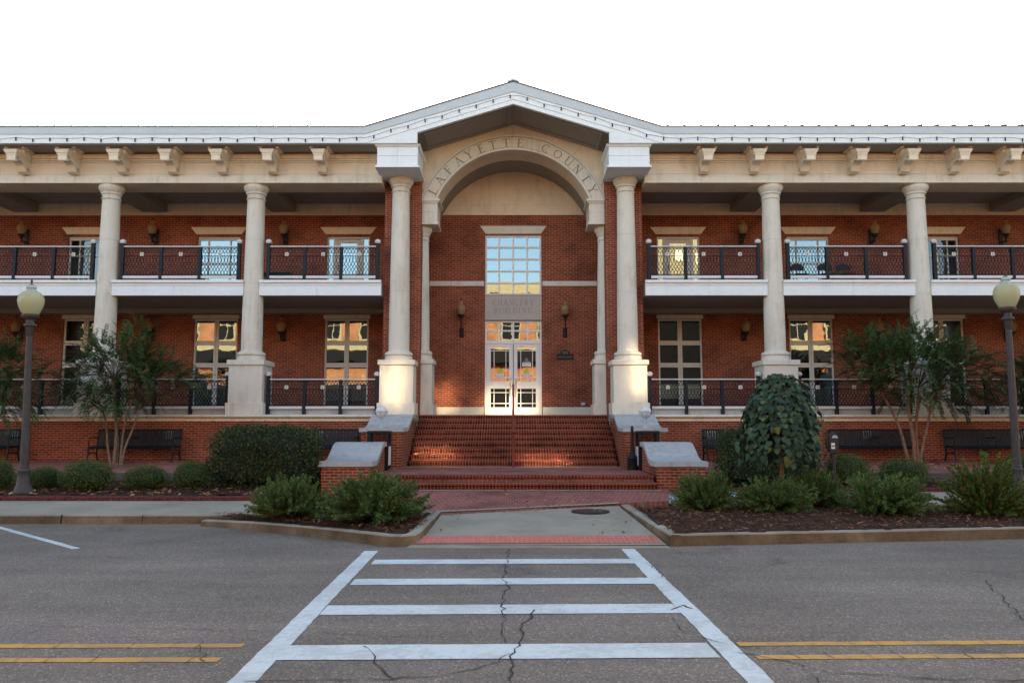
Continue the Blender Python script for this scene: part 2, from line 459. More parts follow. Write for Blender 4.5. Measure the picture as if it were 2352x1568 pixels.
# ================================================================== GROUND
g = MB()
g.add([(-400,-300,0),(400,-300,0),(400,600,0),(-400,600,0)], [(0,1,2,3)])
street = struct(g.obj('street', M['asphalt']), 'grey cracked asphalt street')
rnd = random.Random(5)
def P0(xv, yv, z=0.0):      # ground point seen at a measured photo position, on the plane z
    t = math.tan(R(PITCH) + math.atan((784 - yv) / FV))
    Y = (z - CAM_H) / t
    return (xat(xv, Y, z), Y)
def crackline(pts, w=0.012, jit=0.03, z=0.008, mb=None):
    pl = [P0(*p) for p in pts]
    out = []
    for i in range(len(pl)-1):
        a, b = Vector(pl[i]), Vector(pl[i+1])
        n = max(2, int((b-a).length/0.09))
        for k in range(n):
            q = a.lerp(b, k/n)
            out.append((q.x + rnd.uniform(-jit, jit), q.y + rnd.uniform(-jit, jit)))
    out.append(pl[-1])
    mb.ribbon(out, [w*rnd.uniform(0.2, 1.15) for _ in out], z)
ck = MB()
crackline([(1166,1262),(1164,1290),(1158,1330),(1166,1350),(1153,1390),(1162,1415)], 0.016, mb=ck)
crackline([(1228,1400),(1212,1425),(1196,1440),(1200,1470),(1180,1500),(1172,1568)], 0.017, mb=ck)
crackline([(1160,1415),(1158,1450),(1160,1478)], 0.014, mb=ck)
crackline([(835,1484),(850,1500),(862,1520),(868,1540),(905,1560)], 0.016, mb=ck)
crackline([(1180,1500),(1120,1530),(1060,1545),(960,1556),(760,1564),(560,1566)], 0.014, mb=ck)
crackline([(60,1438),(200,1440),(420,1446),(700,1450),(900,1462),(1020,1466),(1110,1450),(1230,1436)], 0.008, mb=ck)
crackline([(0,1410),(300,1405),(600,1408),(780,1400)], 0.006, mb=ck)
crackline([(1540,1300),(1700,1312),(1900,1305),(2100,1300),(2260,1315)], 0.007, mb=ck)
crackline([(2260,1330),(2290,1360),(2330,1400),(2352,1425)], 0.014, mb=ck)
crackline([(1480,1290),(1510,1310),(1530,1330)], 0.01, mb=ck)
crackline([(1545,1400),(1570,1390),(1590,1398)], 0.03, 0.02, mb=ck)
crackline([(1690,1500),(1760,1510),(1840,1525),(1900,1545),(2050,1552),(2200,1560),(2352,1562)], 0.016, mb=ck)
crackline([(1840,1525),(1860,1550),(1880,1568)], 0.012, mb=ck)
crackline([(1540,1420),(1560,1450),(1640,1470),(1720,1490)], 0.009, mb=ck)
crackline([(460,1484),(470,1520)], 0.01, mb=ck)
for xv in (60, 130, 210, 300, 395, 455): crackline([(xv+12,1476),(xv-10,1490)], 0.006, 0.01, mb=ck)
for xv in (40, 110, 215, 330, 440): crackline([(xv+12,1507),(xv-12,1523)], 0.008, 0.01, mb=ck)
for xv in (1760, 1855, 1950, 2010, 2080, 2190, 2260): crackline([(xv-14,1468),(xv+12,1481)], 0.006, 0.01, mb=ck)
for xv in (1820, 1900, 1990, 2060, 2140, 2220, 2300): crackline([(xv-14,1496),(xv+16,1512)], 0.008, 0.01, mb=ck)
o = ck.obj('road_crack', M['crack'], street)

def quadstrip(mb, a, b, w, z):     # painted line from a to b, constant ground width, slightly ragged
    a, b = Vector(a), Vector(b); d = b-a; L = d.length; d.normalize(); nn = Vector((-d.y, d.x))
    n = max(2, int(L/0.12)); prev = None
    for i in range(n+1):
        c = a + d*(L*i/n)
        p = c - nn*(w/2 + rnd.uniform(-.006,.006)); q = c + nn*(w/2 + rnd.uniform(-.006,.006))
        if prev: mb.add([(*prev[0],z),(*p,z),(*q,z),(*prev[1],z)], [(0,1,2,3)])
        prev = (p, q)
cw = MB()
quadstrip(cw, (-1.98,11.75), (-1.84,5.0), 0.19, 0.004)
quadstrip(cw, (1.62,11.95), (1.70,5.0), 0.19, 0.004)
for Yb, w in ((10.83,.36),(9.48,.36),(8.07,.40),(6.60,.42)):
    quadstrip(cw, (-1.80,Yb-.02), (1.56,Yb+.06), w, 0.0055)
struct(cw.obj('crosswalk', M['wpaint']), 'white painted ladder crosswalk on the asphalt')
yl = MB()
for (a, b) in (((-9,6.72),(-2.15,6.79)), ((-9,6.32),(-2.2,6.39)), ((1.80,6.84),(9,7.02)), ((1.84,6.46),(9,6.62))):
    quadstrip(yl, a, b, 0.115, 0.004)
struct(yl.obj('centre_line', M['ypaint']), 'double yellow centre line cracked across')
pk = MB()
quadstrip(pk, (-9.3,14.85), (-6.2,11.95), 0.11, 0.004)
quadstrip(pk, (-14.3,14.85), (-11.2,11.95), 0.11, 0.004)
struct(pk.obj('parking_line', M['wpaint']), 'white slanted parking bay line')

# street-side kerb, sidewalk and walks
def slab(mb, poly, zf, z0=-0.05):      # solid with a sloped top given by zf(x, y)
    n = len(poly)
    area = sum(poly[i][0]*poly[(i+1)%n][1]-poly[(i+1)%n][0]*poly[i][1] for i in range(n))
    if area < 0: poly = poly[::-1]
    vs = [(x,y,z0) for x,y in poly] + [(x,y,zf(x,y)) for x,y in poly]
    return mb.add(vs, [tuple(range(n-1,-1,-1)), tuple(range(n,2*n))] + [(i,(i+1)%n,(i+1)%n+n,i+n) for i in range(n)])
def lin(y, pts):
    if y <= pts[0][0]: return pts[0][1]
    for (a,za),(b,zb) in zip(pts, pts[1:]):
        if y <= b: return za + (zb-za)*(y-a)/(b-a)
    return pts[-1][1]
zsl = lambda x,y: lin(y, [(14.9,.15),(16.6,.25)])
zsr = lambda x,y: lin(y, [(16.8,.16),(18.7,.26)])
zw = lambda x,y: lin(y, [(12.1,.015),(15.2,.15),(16.5,.21),(18.3,.33)])
sw = MB()
for k in range(-14, -1):               # concrete flags with tooled joints on the left side
    x0, x1 = -3.2+(k+1)*1.53, -3.2+(k+2)*1.53
    slab(sw, [(x0+.005,15.05),(x1-.005,15.05),(x1-.005+1.3,16.6),(x0+.005+1.3,16.6)], zsl)
struct(sw.obj('sidewalk', M['concrete'], bevel=0.008), 'pale concrete sidewalk left of the entrance walk')
sw = MB()
for k in range(0, 14):
    x0, x1 = 3.55+k*1.53, 3.55+(k+1)*1.53
    slab(sw, [(x0+.006,16.95),(x1-.006,16.95),(x1-.006,17.8),(x0+.006,17.8)], zsr)
    slab(sw, [(x0+.006,17.812),(x1-.006,17.812),(x1-.006,18.7),(x0+.006,18.7)], zsr)
struct(sw.obj('sidewalk', M['concrete'], bevel=0.008), 'concrete sidewalk behind the right mulch island')
ju = MB()
ju.box(-26,-1.9,15.0,16.7,-.05,.10); ju.box(3.3,26,16.9,18.8,-.05,.12)
struct(ju.obj('ground', M['mulch']), 'soil under the sidewalk joints')
wk = MB()
ys = [12.16,12.9,13.6,14.3,15.0,15.6]
xl = lambda y: lin(y, [(12.16,-1.50),(12.9,-1.36),(15.6,-1.28)])
xr = lambda y: lin(y, [(12.16,2.22),(16.2,2.02)])
vs = [(xl(y),y,zw(0,y)) for y in ys] + [(xr(y) if y<15.5 else 2.05, y+(0.0 if y<15 else 0.9 if y>15.3 else 0.3), zw(0,y)+.01) for y in ys]
wk.add(vs, [(i,i+6,i+7,i+1) for i in range(5)])
slab(wk, [(-1.52,11.98),(2.24,11.98),(2.22,12.16),(-1.50,12.16)], lambda x,y: .015)
struct(wk.obj('walkway', M['concrete']), 'plain concrete ramp leading from the crosswalk')
tp = MB()
tp.add([(-1.46,12.25,.036),(2.19,12.30,.036),(2.17,12.92,.066),(-1.36,12.85,.066)], [(0,1,2,3)])
for i in range(48):
    for j in range(6):
        x = -1.36+i*3.5/48; y = 12.31+j*.1
        tp.lathe([(.022,0),(.016,.006)], (x,y,lin(y,[(12.25,.036),(12.9,.066)])), 6, False)
struct(tp.obj('tactile_strip', M['tactile']), 'salmon tactile paving strip at the kerb ramp')
# brick forecourt between the concrete and the first step
bw_ = MB()
slab(bw_, [(-2.1,15.0),(-1.28,15.05),(2.05,16.45),(3.1,16.75),(3.4,18.3),(-3.1,18.3),(-3.0,16.6)], lambda x,y: zw(x,y)+.012)
struct(bw_.obj('brick_walk', M['pave']), 'red brick paving in front of the steps')
cb = MB()
cb.add([(-2.2,14.88,.17),(2.06,16.38,.225),(2.06,16.50,.235),(-2.2,15.02,.18)], [(0,1,2,3)])
cb.add([(-3.05,18.06,.335),(3.2,18.06,.335),(3.2,18.2,.343),(-3.05,18.2,.343)], [(0,1,2,3)])
struct(cb.obj('walk_border', M['concrete']), 'narrow concrete border of the brick paving')
fl = MB()
for i in range(5):
    for j in range(3):
        x0 = 3.12+i*.62; y0 = 16.85+j*.62
        if x0 > 3.5 and False: continue
        fl.add([(x0,y0,zsr(0,y0)+.02),(x0+.6,y0,zsr(0,y0)+.02),(x0+.6,y0+.6,zsr(0,y0+.6)+.02),(x0,y0+.6,zsr(0,y0+.6)+.02)], [(0,1,2,3)])
struct(fl.obj('flagstone_border', M['capstone']), 'grey flagstones beside the right lower pedestal')

# kerbs
def kerb_path(mb, pts, w, z0, ztops, batter=0.02):
    P = [Vector(p) for p in pts]; n = len(P)
    offs = []
    for i in range(n):
        d = (P[min(i+1,n-1)]-P[max(i-1,0)]).normalized()
        offs.append(Vector((-d.y, d.x)))
    for i in range(n-1):
        a, b, na, nb = P[i], P[i+1], offs[i], offs[i+1]
        za, zb = ztops[i], ztops[i+1]
        vs = [(*a,z0),(*b,z0),(*(b+nb*w),z0),(*(a+na*w),z0),
              (*(a+na*batter),za-.02),(*(b+nb*batter),zb-.02),(*(b+nb*(batter+.02)),zb),(*(a+na*(batter+.02)),za),
              (*(b+nb*w),zb),(*(a+na*w),za)]
        mb.add(vs, [(0,1,5,4),(4,5,6,7),(7,6,8,9),(3,9,8,2),(0,3,2,1)] + ([(0,4,7,9,3)] if i==0 else []) + ([(1,2,8,6,5)] if i==n-2 else []), False)
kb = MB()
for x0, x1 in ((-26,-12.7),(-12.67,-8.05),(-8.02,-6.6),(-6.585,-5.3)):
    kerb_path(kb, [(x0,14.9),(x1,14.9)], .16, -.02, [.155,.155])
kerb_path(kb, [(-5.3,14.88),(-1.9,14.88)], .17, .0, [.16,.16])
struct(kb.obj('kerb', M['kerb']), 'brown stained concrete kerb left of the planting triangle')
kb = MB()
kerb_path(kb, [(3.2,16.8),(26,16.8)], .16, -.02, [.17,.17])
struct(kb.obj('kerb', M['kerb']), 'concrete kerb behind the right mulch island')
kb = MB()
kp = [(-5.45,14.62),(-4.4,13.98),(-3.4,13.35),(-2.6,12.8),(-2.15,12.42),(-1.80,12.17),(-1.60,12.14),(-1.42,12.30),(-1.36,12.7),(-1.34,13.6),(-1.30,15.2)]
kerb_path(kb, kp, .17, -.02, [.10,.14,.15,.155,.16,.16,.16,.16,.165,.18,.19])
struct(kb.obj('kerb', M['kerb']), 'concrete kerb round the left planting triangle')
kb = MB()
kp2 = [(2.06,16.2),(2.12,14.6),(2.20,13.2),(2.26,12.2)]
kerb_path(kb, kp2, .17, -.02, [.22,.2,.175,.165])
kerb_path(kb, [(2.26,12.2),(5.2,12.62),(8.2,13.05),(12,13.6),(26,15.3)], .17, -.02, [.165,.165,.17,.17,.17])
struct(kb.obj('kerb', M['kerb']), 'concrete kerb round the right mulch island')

# planting soil
def bumpy(mb, poly_in, x0, x1, y0, y1, zf, step=0.16, amp=0.02, seed=0):
    nx, ny = int((x1-x0)/step)+1, int((y1-y0)/step)+1
    idx = {}
    vs = []
    for j in range(ny+1):
        for i in range(nx+1):
            x, y = x0+(x1-x0)*i/nx, y0+(y1-y0)*j/ny
            idx[i,j] = len(vs)
            vs.append((x,y,zf(x,y)+amp*mnoise.noise(Vector((x*4+seed,y*4,0)))*1.4))
    fs = [(idx[i,j],idx[i+1,j],idx[i+1,j+1],idx[i,j+1]) for j in range(ny) for i in range(nx)
          if poly_in(x0+(x1-x0)*(i+.5)/nx, y0+(y1-y0)*(j+.5)/ny)]
    mb.add(vs, fs, True)
def inpoly(poly):
    def f(x, y):
        c = False; n = len(poly); j = n-1
        for i in range(n):
            (xi,yi),(xj,yj) = poly[i], poly[j]
            if (yi > y) != (yj > y) and x < (xj-xi)*(y-yi)/(yj-yi)+xi: c = not c
            j = i
        return c
    return f
LB = inpoly([(-5.3,14.75),(-4.3,14.06),(-2.5,12.9),(-1.75,12.28),(-1.55,12.4),(-1.45,13),(-1.40,15.1),(-3,15.0)])
RB = inpoly([(2.18,16.1),(2.35,12.35),(5.2,12.75),(9,13.3),(14,14.0),(14,15.3),(9,15.2),(5,15.9),(3.0,16.4)])
mr = MB(); bumpy(mr, LB, -5.4,-1.3,12.1,15.2, lambda x,y: .15+.03*(y-12.5)/2.5, .12)
mulch_l = struct(mr.obj('planting_bed', M['mulch']), 'dark mulch bed in the left planting triangle')
zrb = lambda x,y: .16+.07*math.exp(-((y-14.5)/1.0)**2)
mr = MB(); bumpy(mr, RB, 2.0,14,12.2,16.5, zrb, .14, .03)
struct(mr.obj('planting_bed', M['mulch']), 'dark mulch bed in the right island')
zbl = lambda x,y: lin(y, [(16.8,.33),(20.05,.43)])
mr = MB(); bumpy(mr, lambda x,y: True, -26,-4.3,16.83,20.0, zbl, .2, .035)
struct(mr.obj('planting_bed', M['mulch']), 'sloping mulch bed under the left box shrubs')
zbr = lambda x,y: lin(y, [(18.9,.33),(20.05,.43)])
mr = MB(); bumpy(mr, lambda x,y: True, 4.35,26,18.9,20.0, zbr, .2, .035)
struct(mr.obj('planting_bed', M['mulch']), 'narrow mulch bed behind the right sidewalk')
# brick edging of the back beds
for xa, xb, ya, zl, lab in ((-26,-3.4,16.6,.25,'brick edging row along the left sidewalk'),(4.6,26,18.7,.26,'brick edging row along the right sidewalk')):
    eb = MB(); k = 0; x = xa
    while x < xb:
        eb.add(*(lambda dz: ([(x,ya+.012,zl-.1),(x+.068,ya+.012,zl-.1),(x+.068,ya+.22,zl-.1),(x,ya+.22,zl-.1),
                (x,ya+.012,zl+.062+dz),(x+.068,ya+.012,zl+.062+dz),(x+.068,ya+.22,zl+.085+dz),(x,ya+.22,zl+.085+dz)],
                [(0,3,2,1),(4,5,6,7),(0,1,5,4),(1,2,6,5),(2,3,7,6),(3,0,4,7)]))(rnd.uniform(-.006,.006)))
        x += .0765
    struct(eb.obj('brick_edging', M['edgebrick']), lab)
# brick terrace carrying the benches
zt = lambda x,y: lin(y, [(20.0,.60),(23.9,.75)])
for s, lab in ((-1,'left'),(1,'right')):
    tb = MB(); slab(tb, [(s*2.95,20.06),(s*XEND,20.06),(s*XEND,23.95),(s*2.95,23.95)], zt)
    struct(tb.obj('terrace', M['pave']), 'brick terrace under the benches on the %s' % lab)
    tk = MB(); tk.box(s*4.32, s*XEND, 19.93, 20.07, .2, .612)
    struct(tk.obj('terrace_kerb', M['darkstone'], bevel=.012), 'low dark kerb at the edge of the %s terrace' % lab)

# scattered chips and leaves (uncountable)
def chips(name, inside, x0, x1, y0, y1, zf, n, seed, m, lo=.03, hi=.10, wd=.011, label=''):
    r = random.Random(seed); mb = MB()
    k = 0
    while k < n:
        x, y = r.uniform(x0,x1), r.uniform(y0,y1)
        if not inside(x,y): continue
        k += 1
        z = zf(x,y)+.012+r.uniform(0,.03)
        a = r.uniform(0,math.pi); L = r.uniform(lo,hi)/2; w = wd*r.uniform(.5,1.4)/2; ti = r.uniform(-.35,.35); ro = r.uniform(-.5,.5)
        dx, dy, dz = math.cos(a)*L, math.sin(a)*L, ti*L
        wx, wy, wz = -math.sin(a)*w, math.cos(a)*w, ro*w
        mb.add([(x-dx-wx,y-dy-wy,z-dz-wz),(x+dx-wx,y+dy-wy,z+dz-wz),(x+dx+wx,y+dy+wy,z+dz+wz),(x-dx+wx,y-dy+wy,z-dz+wz)], [(0,1,2,3)])
    o = mb.obj(name, m)
    return tag(o, label, 'mulch' if 'mulch' in name else 'leaves', kind='stuff')
chips('mulch_chips', RB, 2.2,12,12.4,16.4, zrb, 9000, 1, M['chip1'], label='loose shredded bark chips over the right island bed')
chips('mulch_chips', LB, -5.3,-1.4,12.2,15.1, lambda x,y:.16+.03*(y-12.5)/2.5, 3200, 2, M['chip1'], label='loose shredded bark chips in the left planting triangle')
chips('mulch_chips', lambda x,y: True, -13,-4.4,16.9,19.9, zbl, 3500, 3, M['chip1'], .03,.08,.014, label='brown bark chips under the left box shrubs')
chips('mulch_chips', lambda x,y: True, 4.4,13,18.9,19.9, zbr, 1600, 4, M['chip1'], .03,.08,.014, label='brown bark chips behind the right sidewalk')
def fallen_in(x, y): return (x+9.6)**2+(y-22.4)**2 < 1.2 or (x-10.6)**2+(y-22.4)**2 < 2.2 or y < 19.5 and x < -4.5
chips('fallen_leaves', fallen_in, -13,13,16.9,23.3, lambda x,y: (zt(x,y)+.0 if y>20 else zbl(x,y)), 650, 6, M['fallen'], .05,.12,.05, label='dry orange leaves fallen round the tree bases and shrubs')

# manhole cover
mh = MB(); mh.lathe([(.35,-.02),(.35,.012),(.315,.012),(.31,.008),(.06,.008)], (0,0,0), 32, False)
for k in range(8):
    a = k*math.pi/4; mh.box(-.012+math.cos(a)*.2,.012+math.cos(a)*.2,-.012+math.sin(a)*.2,.012+math.sin(a)*.2,.006,.014)
tag(mh.obj('manhole_cover', M['iron'], loc=(1.42,15.45,.167)), 'round rusty brown manhole cover set in the concrete ramp', 'manhole cover')

# ================================================================== BUILDING
B = thing('public_building', 'two storey red brick building with white columns, balconies and arched entrance', 'building', (0,27.4,0))
B.location = (0,0,0)

def wall_holes(mb, x0, x1, z0, z1, holes, y0, y1):
    xs = sorted(set([x0,x1]+[h[0] for h in holes]+[h[1] for h in holes]))
    zs = sorted(set([z0,z1]+[h[2] for h in holes]+[h[3] for h in holes]))
    xs = [x for x in xs if x0<=x<=x1]; zs = [z for z in zs if z0<=z<=z1]
    def solid(i, j):
        if i<0 or j<0 or i>=len(xs)-1 or j>=len(zs)-1: return False
        cx, cz = (xs[i]+xs[i+1])/2, (zs[j]+zs[j+1])/2
        return not any(h[0]<cx<h[1] and h[2]<cz<h[3] for h in holes)
    for i in range(len(xs)-1):
        for j in range(len(zs)-1):
            if not solid(i,j): continue
            a,b,c,d = xs[i],xs[i+1],zs[j],zs[j+1]
            mb.add([(a,y0,c),(b,y0,c),(b,y0,d),(a,y0,d)], [(0,1,2,3)])
            if not solid(i-1,j): mb.add([(a,y0,c),(a,y0,d),(a,y1,d),(a,y1,c)], [(0,1,2,3)])
            if not solid(i+1,j): mb.add([(b,y0,c),(b,y1,c),(b,y1,d),(b,y0,d)], [(0,1,2,3)])
            if not solid(i,j-1): mb.add([(a,y0,c),(a,y1,c),(b,y1,c),(b,y0,c)], [(0,1,2,3)])
            if not solid(i,j+1): mb.add([(a,y0,d),(b,y0,d),(b,y1,d),(a,y1,d)], [(0,1,2,3)])

HWIN = 0.735
zg0, zg1 = 2.31, 5.27
zu1 = zat(543, YW)           # head of the upper openings
holes = []
for s in (-1,1):
    for bx in BAYX[:3]:
        holes.append((s*bx-HWIN, s*bx+HWIN, zg0, zg1))
        holes.append((s*bx-.72, s*bx+.72, ZB, zu1))
DW = 0.945
zd1, ztr0, ztr1, zpan0, zpan1, zbw0, zbw1 = zat(786,YW), zat(785,YW), zat(736,YW), zat(735,YW), zat(679,YW), zat(677,YW), zat(540,YW)
holes += [(-DW,DW,ZP,ztr1), (-DW,DW,zbw0,zbw1)]
w = MB()
wall_holes(w, -XEND, XEND, 0.2, 8.79, holes, YW, YW+.30)
w.obj('brick_wall', M['brick'], B)
w = MB(); w.box(-XEND,XEND,YW+.9,YW+14,0,10.2); w.obj('building_mass', M['dark'], B)
w = MB()
w.box(-XEND,XEND,YW-.012,YW+.3,8.79,10.6)
w.obj('wall_band', M['frieze'], B)
w = MB(); w.box(-XEND,XEND,YW-.05,YW-.012,8.79,8.86); w.box(-2.8,2.8,YW-.03,YW-.012,9.155,9.17); w.obj('band_moulding', M['frieze'], B)
# belt course and base course of the entrance wall
w = MB()
zc0, zc1 = zat(657,YW), zat(646,YW)
w.box(-2.8,-DW-.03,YW-.05,YW,zc0,zc1); w.obj('belt_course', M['stone'], B)
w = MB(); w.box(DW+.03,2.8,YW-.05,YW,zc0,zc1); w.obj('belt_course', M['stone'], B)
w = MB(); w.box(-2.8,-DW-.03,YW-.04,YW,ZP,2.33); w.obj('base_course', M['stone'], B)
w = MB(); w.box(DW+.03,2.8,YW-.04,YW,ZP,2.33); w.obj('base_course', M['stone'], B)

# ---- base wall, coping, porch floor
for s in (-1,1):
    w = MB(); w.box(s*2.82,s*XEND,23.85,24.2,0.2,1.852); w.obj('terrace_wall', M['brick'], B)
    w = MB(); w.box(s*3.93,s*XEND,23.80,24.2,1.852,1.955); w.obj('coping_band', M['frieze'], B)
    w = MB()
    x = 3.95
    while x < 26:
        w.prism([(24.2,1.957),(23.73,1.957),(23.70,1.975),(23.70,2.015),(23.73,ZP),(24.2,ZP)], 'x', s*x, s*(x+1.448)); x += 1.453
    w.obj('coping', M['stone'], B)
w = MB(); w.box(-2.82,2.82,24.9,YW+.3,1.5,ZP); w.box(-XEND,-2.82,24.2,YW+.3,1.5,ZP); w.box(2.82,XEND,24.2,YW+.3,1.5,ZP); w.obj('porch_floor', M['concrete'], B)
# ---- piers
for s in (-1,1):
    w = MB(); w.box(s*2.80,s*3.91,24.65,YW,1.8,9.2); w.obj('brick_pier', M['brick'], B)

# ---- columns
def column(x, y, zcap, r0, r1, zb=3.62, pw=.49, parts=True, name='column', zplinth=2.38):
    c = MB()
    c.lathe([(r0*1.33,zb),(r0*1.33,zb+.13)], (x,y,0), 40)
    # plinth drum and torus
    tor = [(r0*1.18+r0*.16*math.sin(a), zb+.20+.055*(-math.cos(a))) for a in [math.pi*i/8 for i in range(9)]]
    c.lathe([(r0*1.18,zb+.13)]+tor+[(r0*1.12,zb+.265),(r0*1.03,zb+.285),(r0,zb+.33)], (x,y,0), 40)
    H = zcap-.44
    prof = []
    z0s = zb+.33
    joints = [z0s+(H-z0s)*f for f in (.36,.72)]
    N = 22
    zs = [z0s+(H-z0s)*i/N for i in range(N+1)]
    for z in zs:
        f = (z-z0s)/(H-z0s)
        rr = r0+(r1-r0)*max(0,(f-.12)/.88)**1.15
        hit = [j for j in joints if abs(j-z) < (H-z0s)/N/2]
        if hit:
            prof += [(rr,z-.008),(rr-.012,z-.006),(rr-.012,z+.006),(rr,z+.008)]
        else: prof.append((rr,z))
    c.lathe(prof, (x,y,0), 40)
    col = c.obj(name, M['stone'], B)
    k = MB()
    k.lathe([(r1,H),(r1*1.10,H+.015),(r1*1.12,H+.035),(r1*1.06,H+.05),(r1*1.02,H+.06),(r1*1.02,H+.15),(r1*1.16,H+.165),(r1*1.18,H+.20),(r1*1.12,H+.215),
             (r1*1.20,H+.24),(r1*1.38,H+.30),(r1*1.47,H+.36),(r1*1.47,H+.40),(r1*1.42,H+.44)], (x,y,0), 40)
    k.obj('capital', M['stone'], col)
    if pw:
        p = MB()
        p.box(x-pw-.055,x+pw+.055,y-pw-.055,y+pw+.055,ZP,zplinth)
        p.box(x-pw,x+pw,y-pw,y+pw,zplinth,zb-.155)
        p.frustum(x-pw,x+pw,y-pw,y+pw,zb-.155,x-pw-.05,x+pw+.05,y-pw-.05,y+pw+.05,zb-.145)
        p.box(x-pw-.05,x+pw+.05,y-pw-.05,y+pw+.05,zb-.145,zb)
        p.obj('pedestal', M['stone'], col, bevel=.008)
    return col
for s in (-1,1):
    column(s*3.385, YC, 9.12, .305, .255)
    for cx in COLX: column(s*cx, YC, ZEN, .305, .255)
    column(s*2.86, 25.34, 7.86, .275, .225, zb=3.73, pw=.40, zplinth=2.36)

# ---- balcony slabs
for s in (-1,1):
    edges = [3.91]+[c for c in COLX]
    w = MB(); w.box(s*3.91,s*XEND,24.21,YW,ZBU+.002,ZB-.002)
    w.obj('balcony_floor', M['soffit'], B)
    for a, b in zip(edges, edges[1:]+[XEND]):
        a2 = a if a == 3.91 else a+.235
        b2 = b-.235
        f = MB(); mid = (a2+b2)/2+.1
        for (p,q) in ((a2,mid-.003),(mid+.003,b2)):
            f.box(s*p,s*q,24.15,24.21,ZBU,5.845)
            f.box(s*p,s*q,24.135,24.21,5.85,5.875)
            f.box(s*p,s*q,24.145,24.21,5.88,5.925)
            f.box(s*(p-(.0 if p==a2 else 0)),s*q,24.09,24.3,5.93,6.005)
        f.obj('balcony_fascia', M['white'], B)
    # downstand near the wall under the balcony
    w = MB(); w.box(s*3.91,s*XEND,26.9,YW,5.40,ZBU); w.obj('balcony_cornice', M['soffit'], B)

# ---- entablature, soffit, brackets, fascia
for s in (-1,1):
    e = MB()
    x = 3.91
    seams = [3.91]+[5.64+1.48*i for i in range(0,20) if 5.64+1.48*i < XEND-1]+[XEND]
    for a, b in zip(seams, seams[1:]):
        e.box(s*(a+.003),s*(b-.003),YEN-.012,YEN+1.0,ZEN+.045,9.165)
    e.obj('architrave', M['stone'], B)
    e = MB(); e.box(s*3.91,s*XEND,YEN-.035,YEN+.99,ZEN,ZEN+.04); e.obj('architrave_lip', M['frieze'], B)
    e = MB(); e.box(s*3.91,s*XEND,YEN,YEN+1.0,9.175,ZSO); e.obj('frieze', M['frieze'], B)
    e = MB()
    e.box(s*3.93,s*XEND,YEN-.03,YEN-.002,9.52,9.56); e.box(s*3.93,s*XEND,YEN-.07,YEN-.002,9.565,9.62); e.box(s*3.93,s*XEND,YEN-.11,YEN-.002,9.625,ZSO-.06)
    e.obj('frieze_moulding', M['frieze'], B)
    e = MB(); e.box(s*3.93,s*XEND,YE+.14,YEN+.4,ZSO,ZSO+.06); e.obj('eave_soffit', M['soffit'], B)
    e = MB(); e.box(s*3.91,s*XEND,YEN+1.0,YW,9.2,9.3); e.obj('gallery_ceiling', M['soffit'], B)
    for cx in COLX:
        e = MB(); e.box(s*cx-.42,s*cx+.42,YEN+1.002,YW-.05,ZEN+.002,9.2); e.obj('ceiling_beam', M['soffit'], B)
    for i in range(14):
        bx = s*(5.64+1.48*i)
        k = MB()
        sc = [(YEN-.002,9.62),(23.21,9.62),(23.21,9.36)]
        sc += [(23.21+.10*t, 9.36-.03*math.sin(t*math.pi)) for t in (.3,.6,1.0)]
        sc += [(23.31+.34*t, 9.36+.075*math.sin(t*math.pi)-.03*t) for t in (.2,.4,.6,.8,1.0)]
        sc += [(23.65+.13*t, 9.33-.20*t) for t in (.4,.8)] + [(23.80,9.16),(23.85,9.13),(23.93,9.135),(YEN-.002,9.17)]
        k.prism(sc, 'x', bx-.128, bx+.128)
        br = k.obj('eave_bracket', M['frieze'], B)
        k = MB()
        k.frustum(bx-.142,bx+.142,23.20,YEN-.12,9.50,bx-.155,bx+.155,23.185,YEN-.12,9.56)
        k.frustum(bx-.165,bx+.165,23.175,YEN-.12,9.565,bx-.205,bx+.205,23.14,YEN-.12,9.66)
        k.box(bx-.205,bx+.205,23.50,YEN-.12,9.66,ZSO-.002); k.box(bx-.29,bx-.207,23.34,YEN-.12,9.755,ZSO-.002); k.box(bx+.207,bx+.29,23.34,YEN-.12,9.755,ZSO-.002)
        k.obj('bracket_cap', M['frieze'], br)
        k = MB()
        for sd in (-1,1):
            for (yy,zz,rr) in ((23.86,9.26,.07),(23.33,9.46,.06)):
                k.add(*(lambda ring: (ring, [tuple(range(len(ring)))]))([(bx+sd*.130, yy+rr*math.cos(t*math.pi/8)*1.0, zz+rr*math.sin(t*math.pi/8)) for t in (range(16) if sd>0 else range(15,-1,-1))]))
                k.lathe([(rr*.45,0)], (0,0,0), 3, caps=False) if False else None
        k.obj('scroll', M['panelstone'], br)

SL = 0.315
ztop = lambda X: 11.63-SL*abs(X)
XJ = 4.26
Z_T, Z_M, Z_B = 10.29, 10.06, ZSO
def sym(right):     # right: list of (x,z) from the peak outward; mirrored into a full outline
    return [(-x,z) for x,z in right[::-1] if x > 1e-6] + right
gt = [(0,11.63),(XJ,Z_T)]
f = MB()    # grey metal band, gable part
for s in (-1,1):
    f.prism([(0,11.63),(s*XJ,Z_T),(s*(XJ+.0405),Z_T),(s*(XJ+.0405),Z_M),(0,11.32)], 'y', YE-.02, YE+.15)
    x = XJ+.042
    while x < XEND:
        f.box(s*x,s*min(XEND,x+3.0),YE-.02,YE+.15,Z_M,Z_T); x += 3.004
f.obj('metal_fascia', M['fascia'], B)
f = MB()    # white board
for s in (-1,1):
    f.prism([(0,11.318),(s*(XJ+.04),Z_M-.002),(s*(XJ+.04),Z_B),(s*3.98,Z_B),(0,11.318-1.48+.0)][:3]+[(s*XJ,Z_B),(0,11.10)], 'y', YE+.004, YE+.15)
    x = XJ+.042
    while x < XEND:
        f.box(s*x,s*min(XEND,x+2.0),YE+.004,YE+.15,Z_B,Z_M-.002); x += 2.003
f.obj('eave_board', M['white'], B)
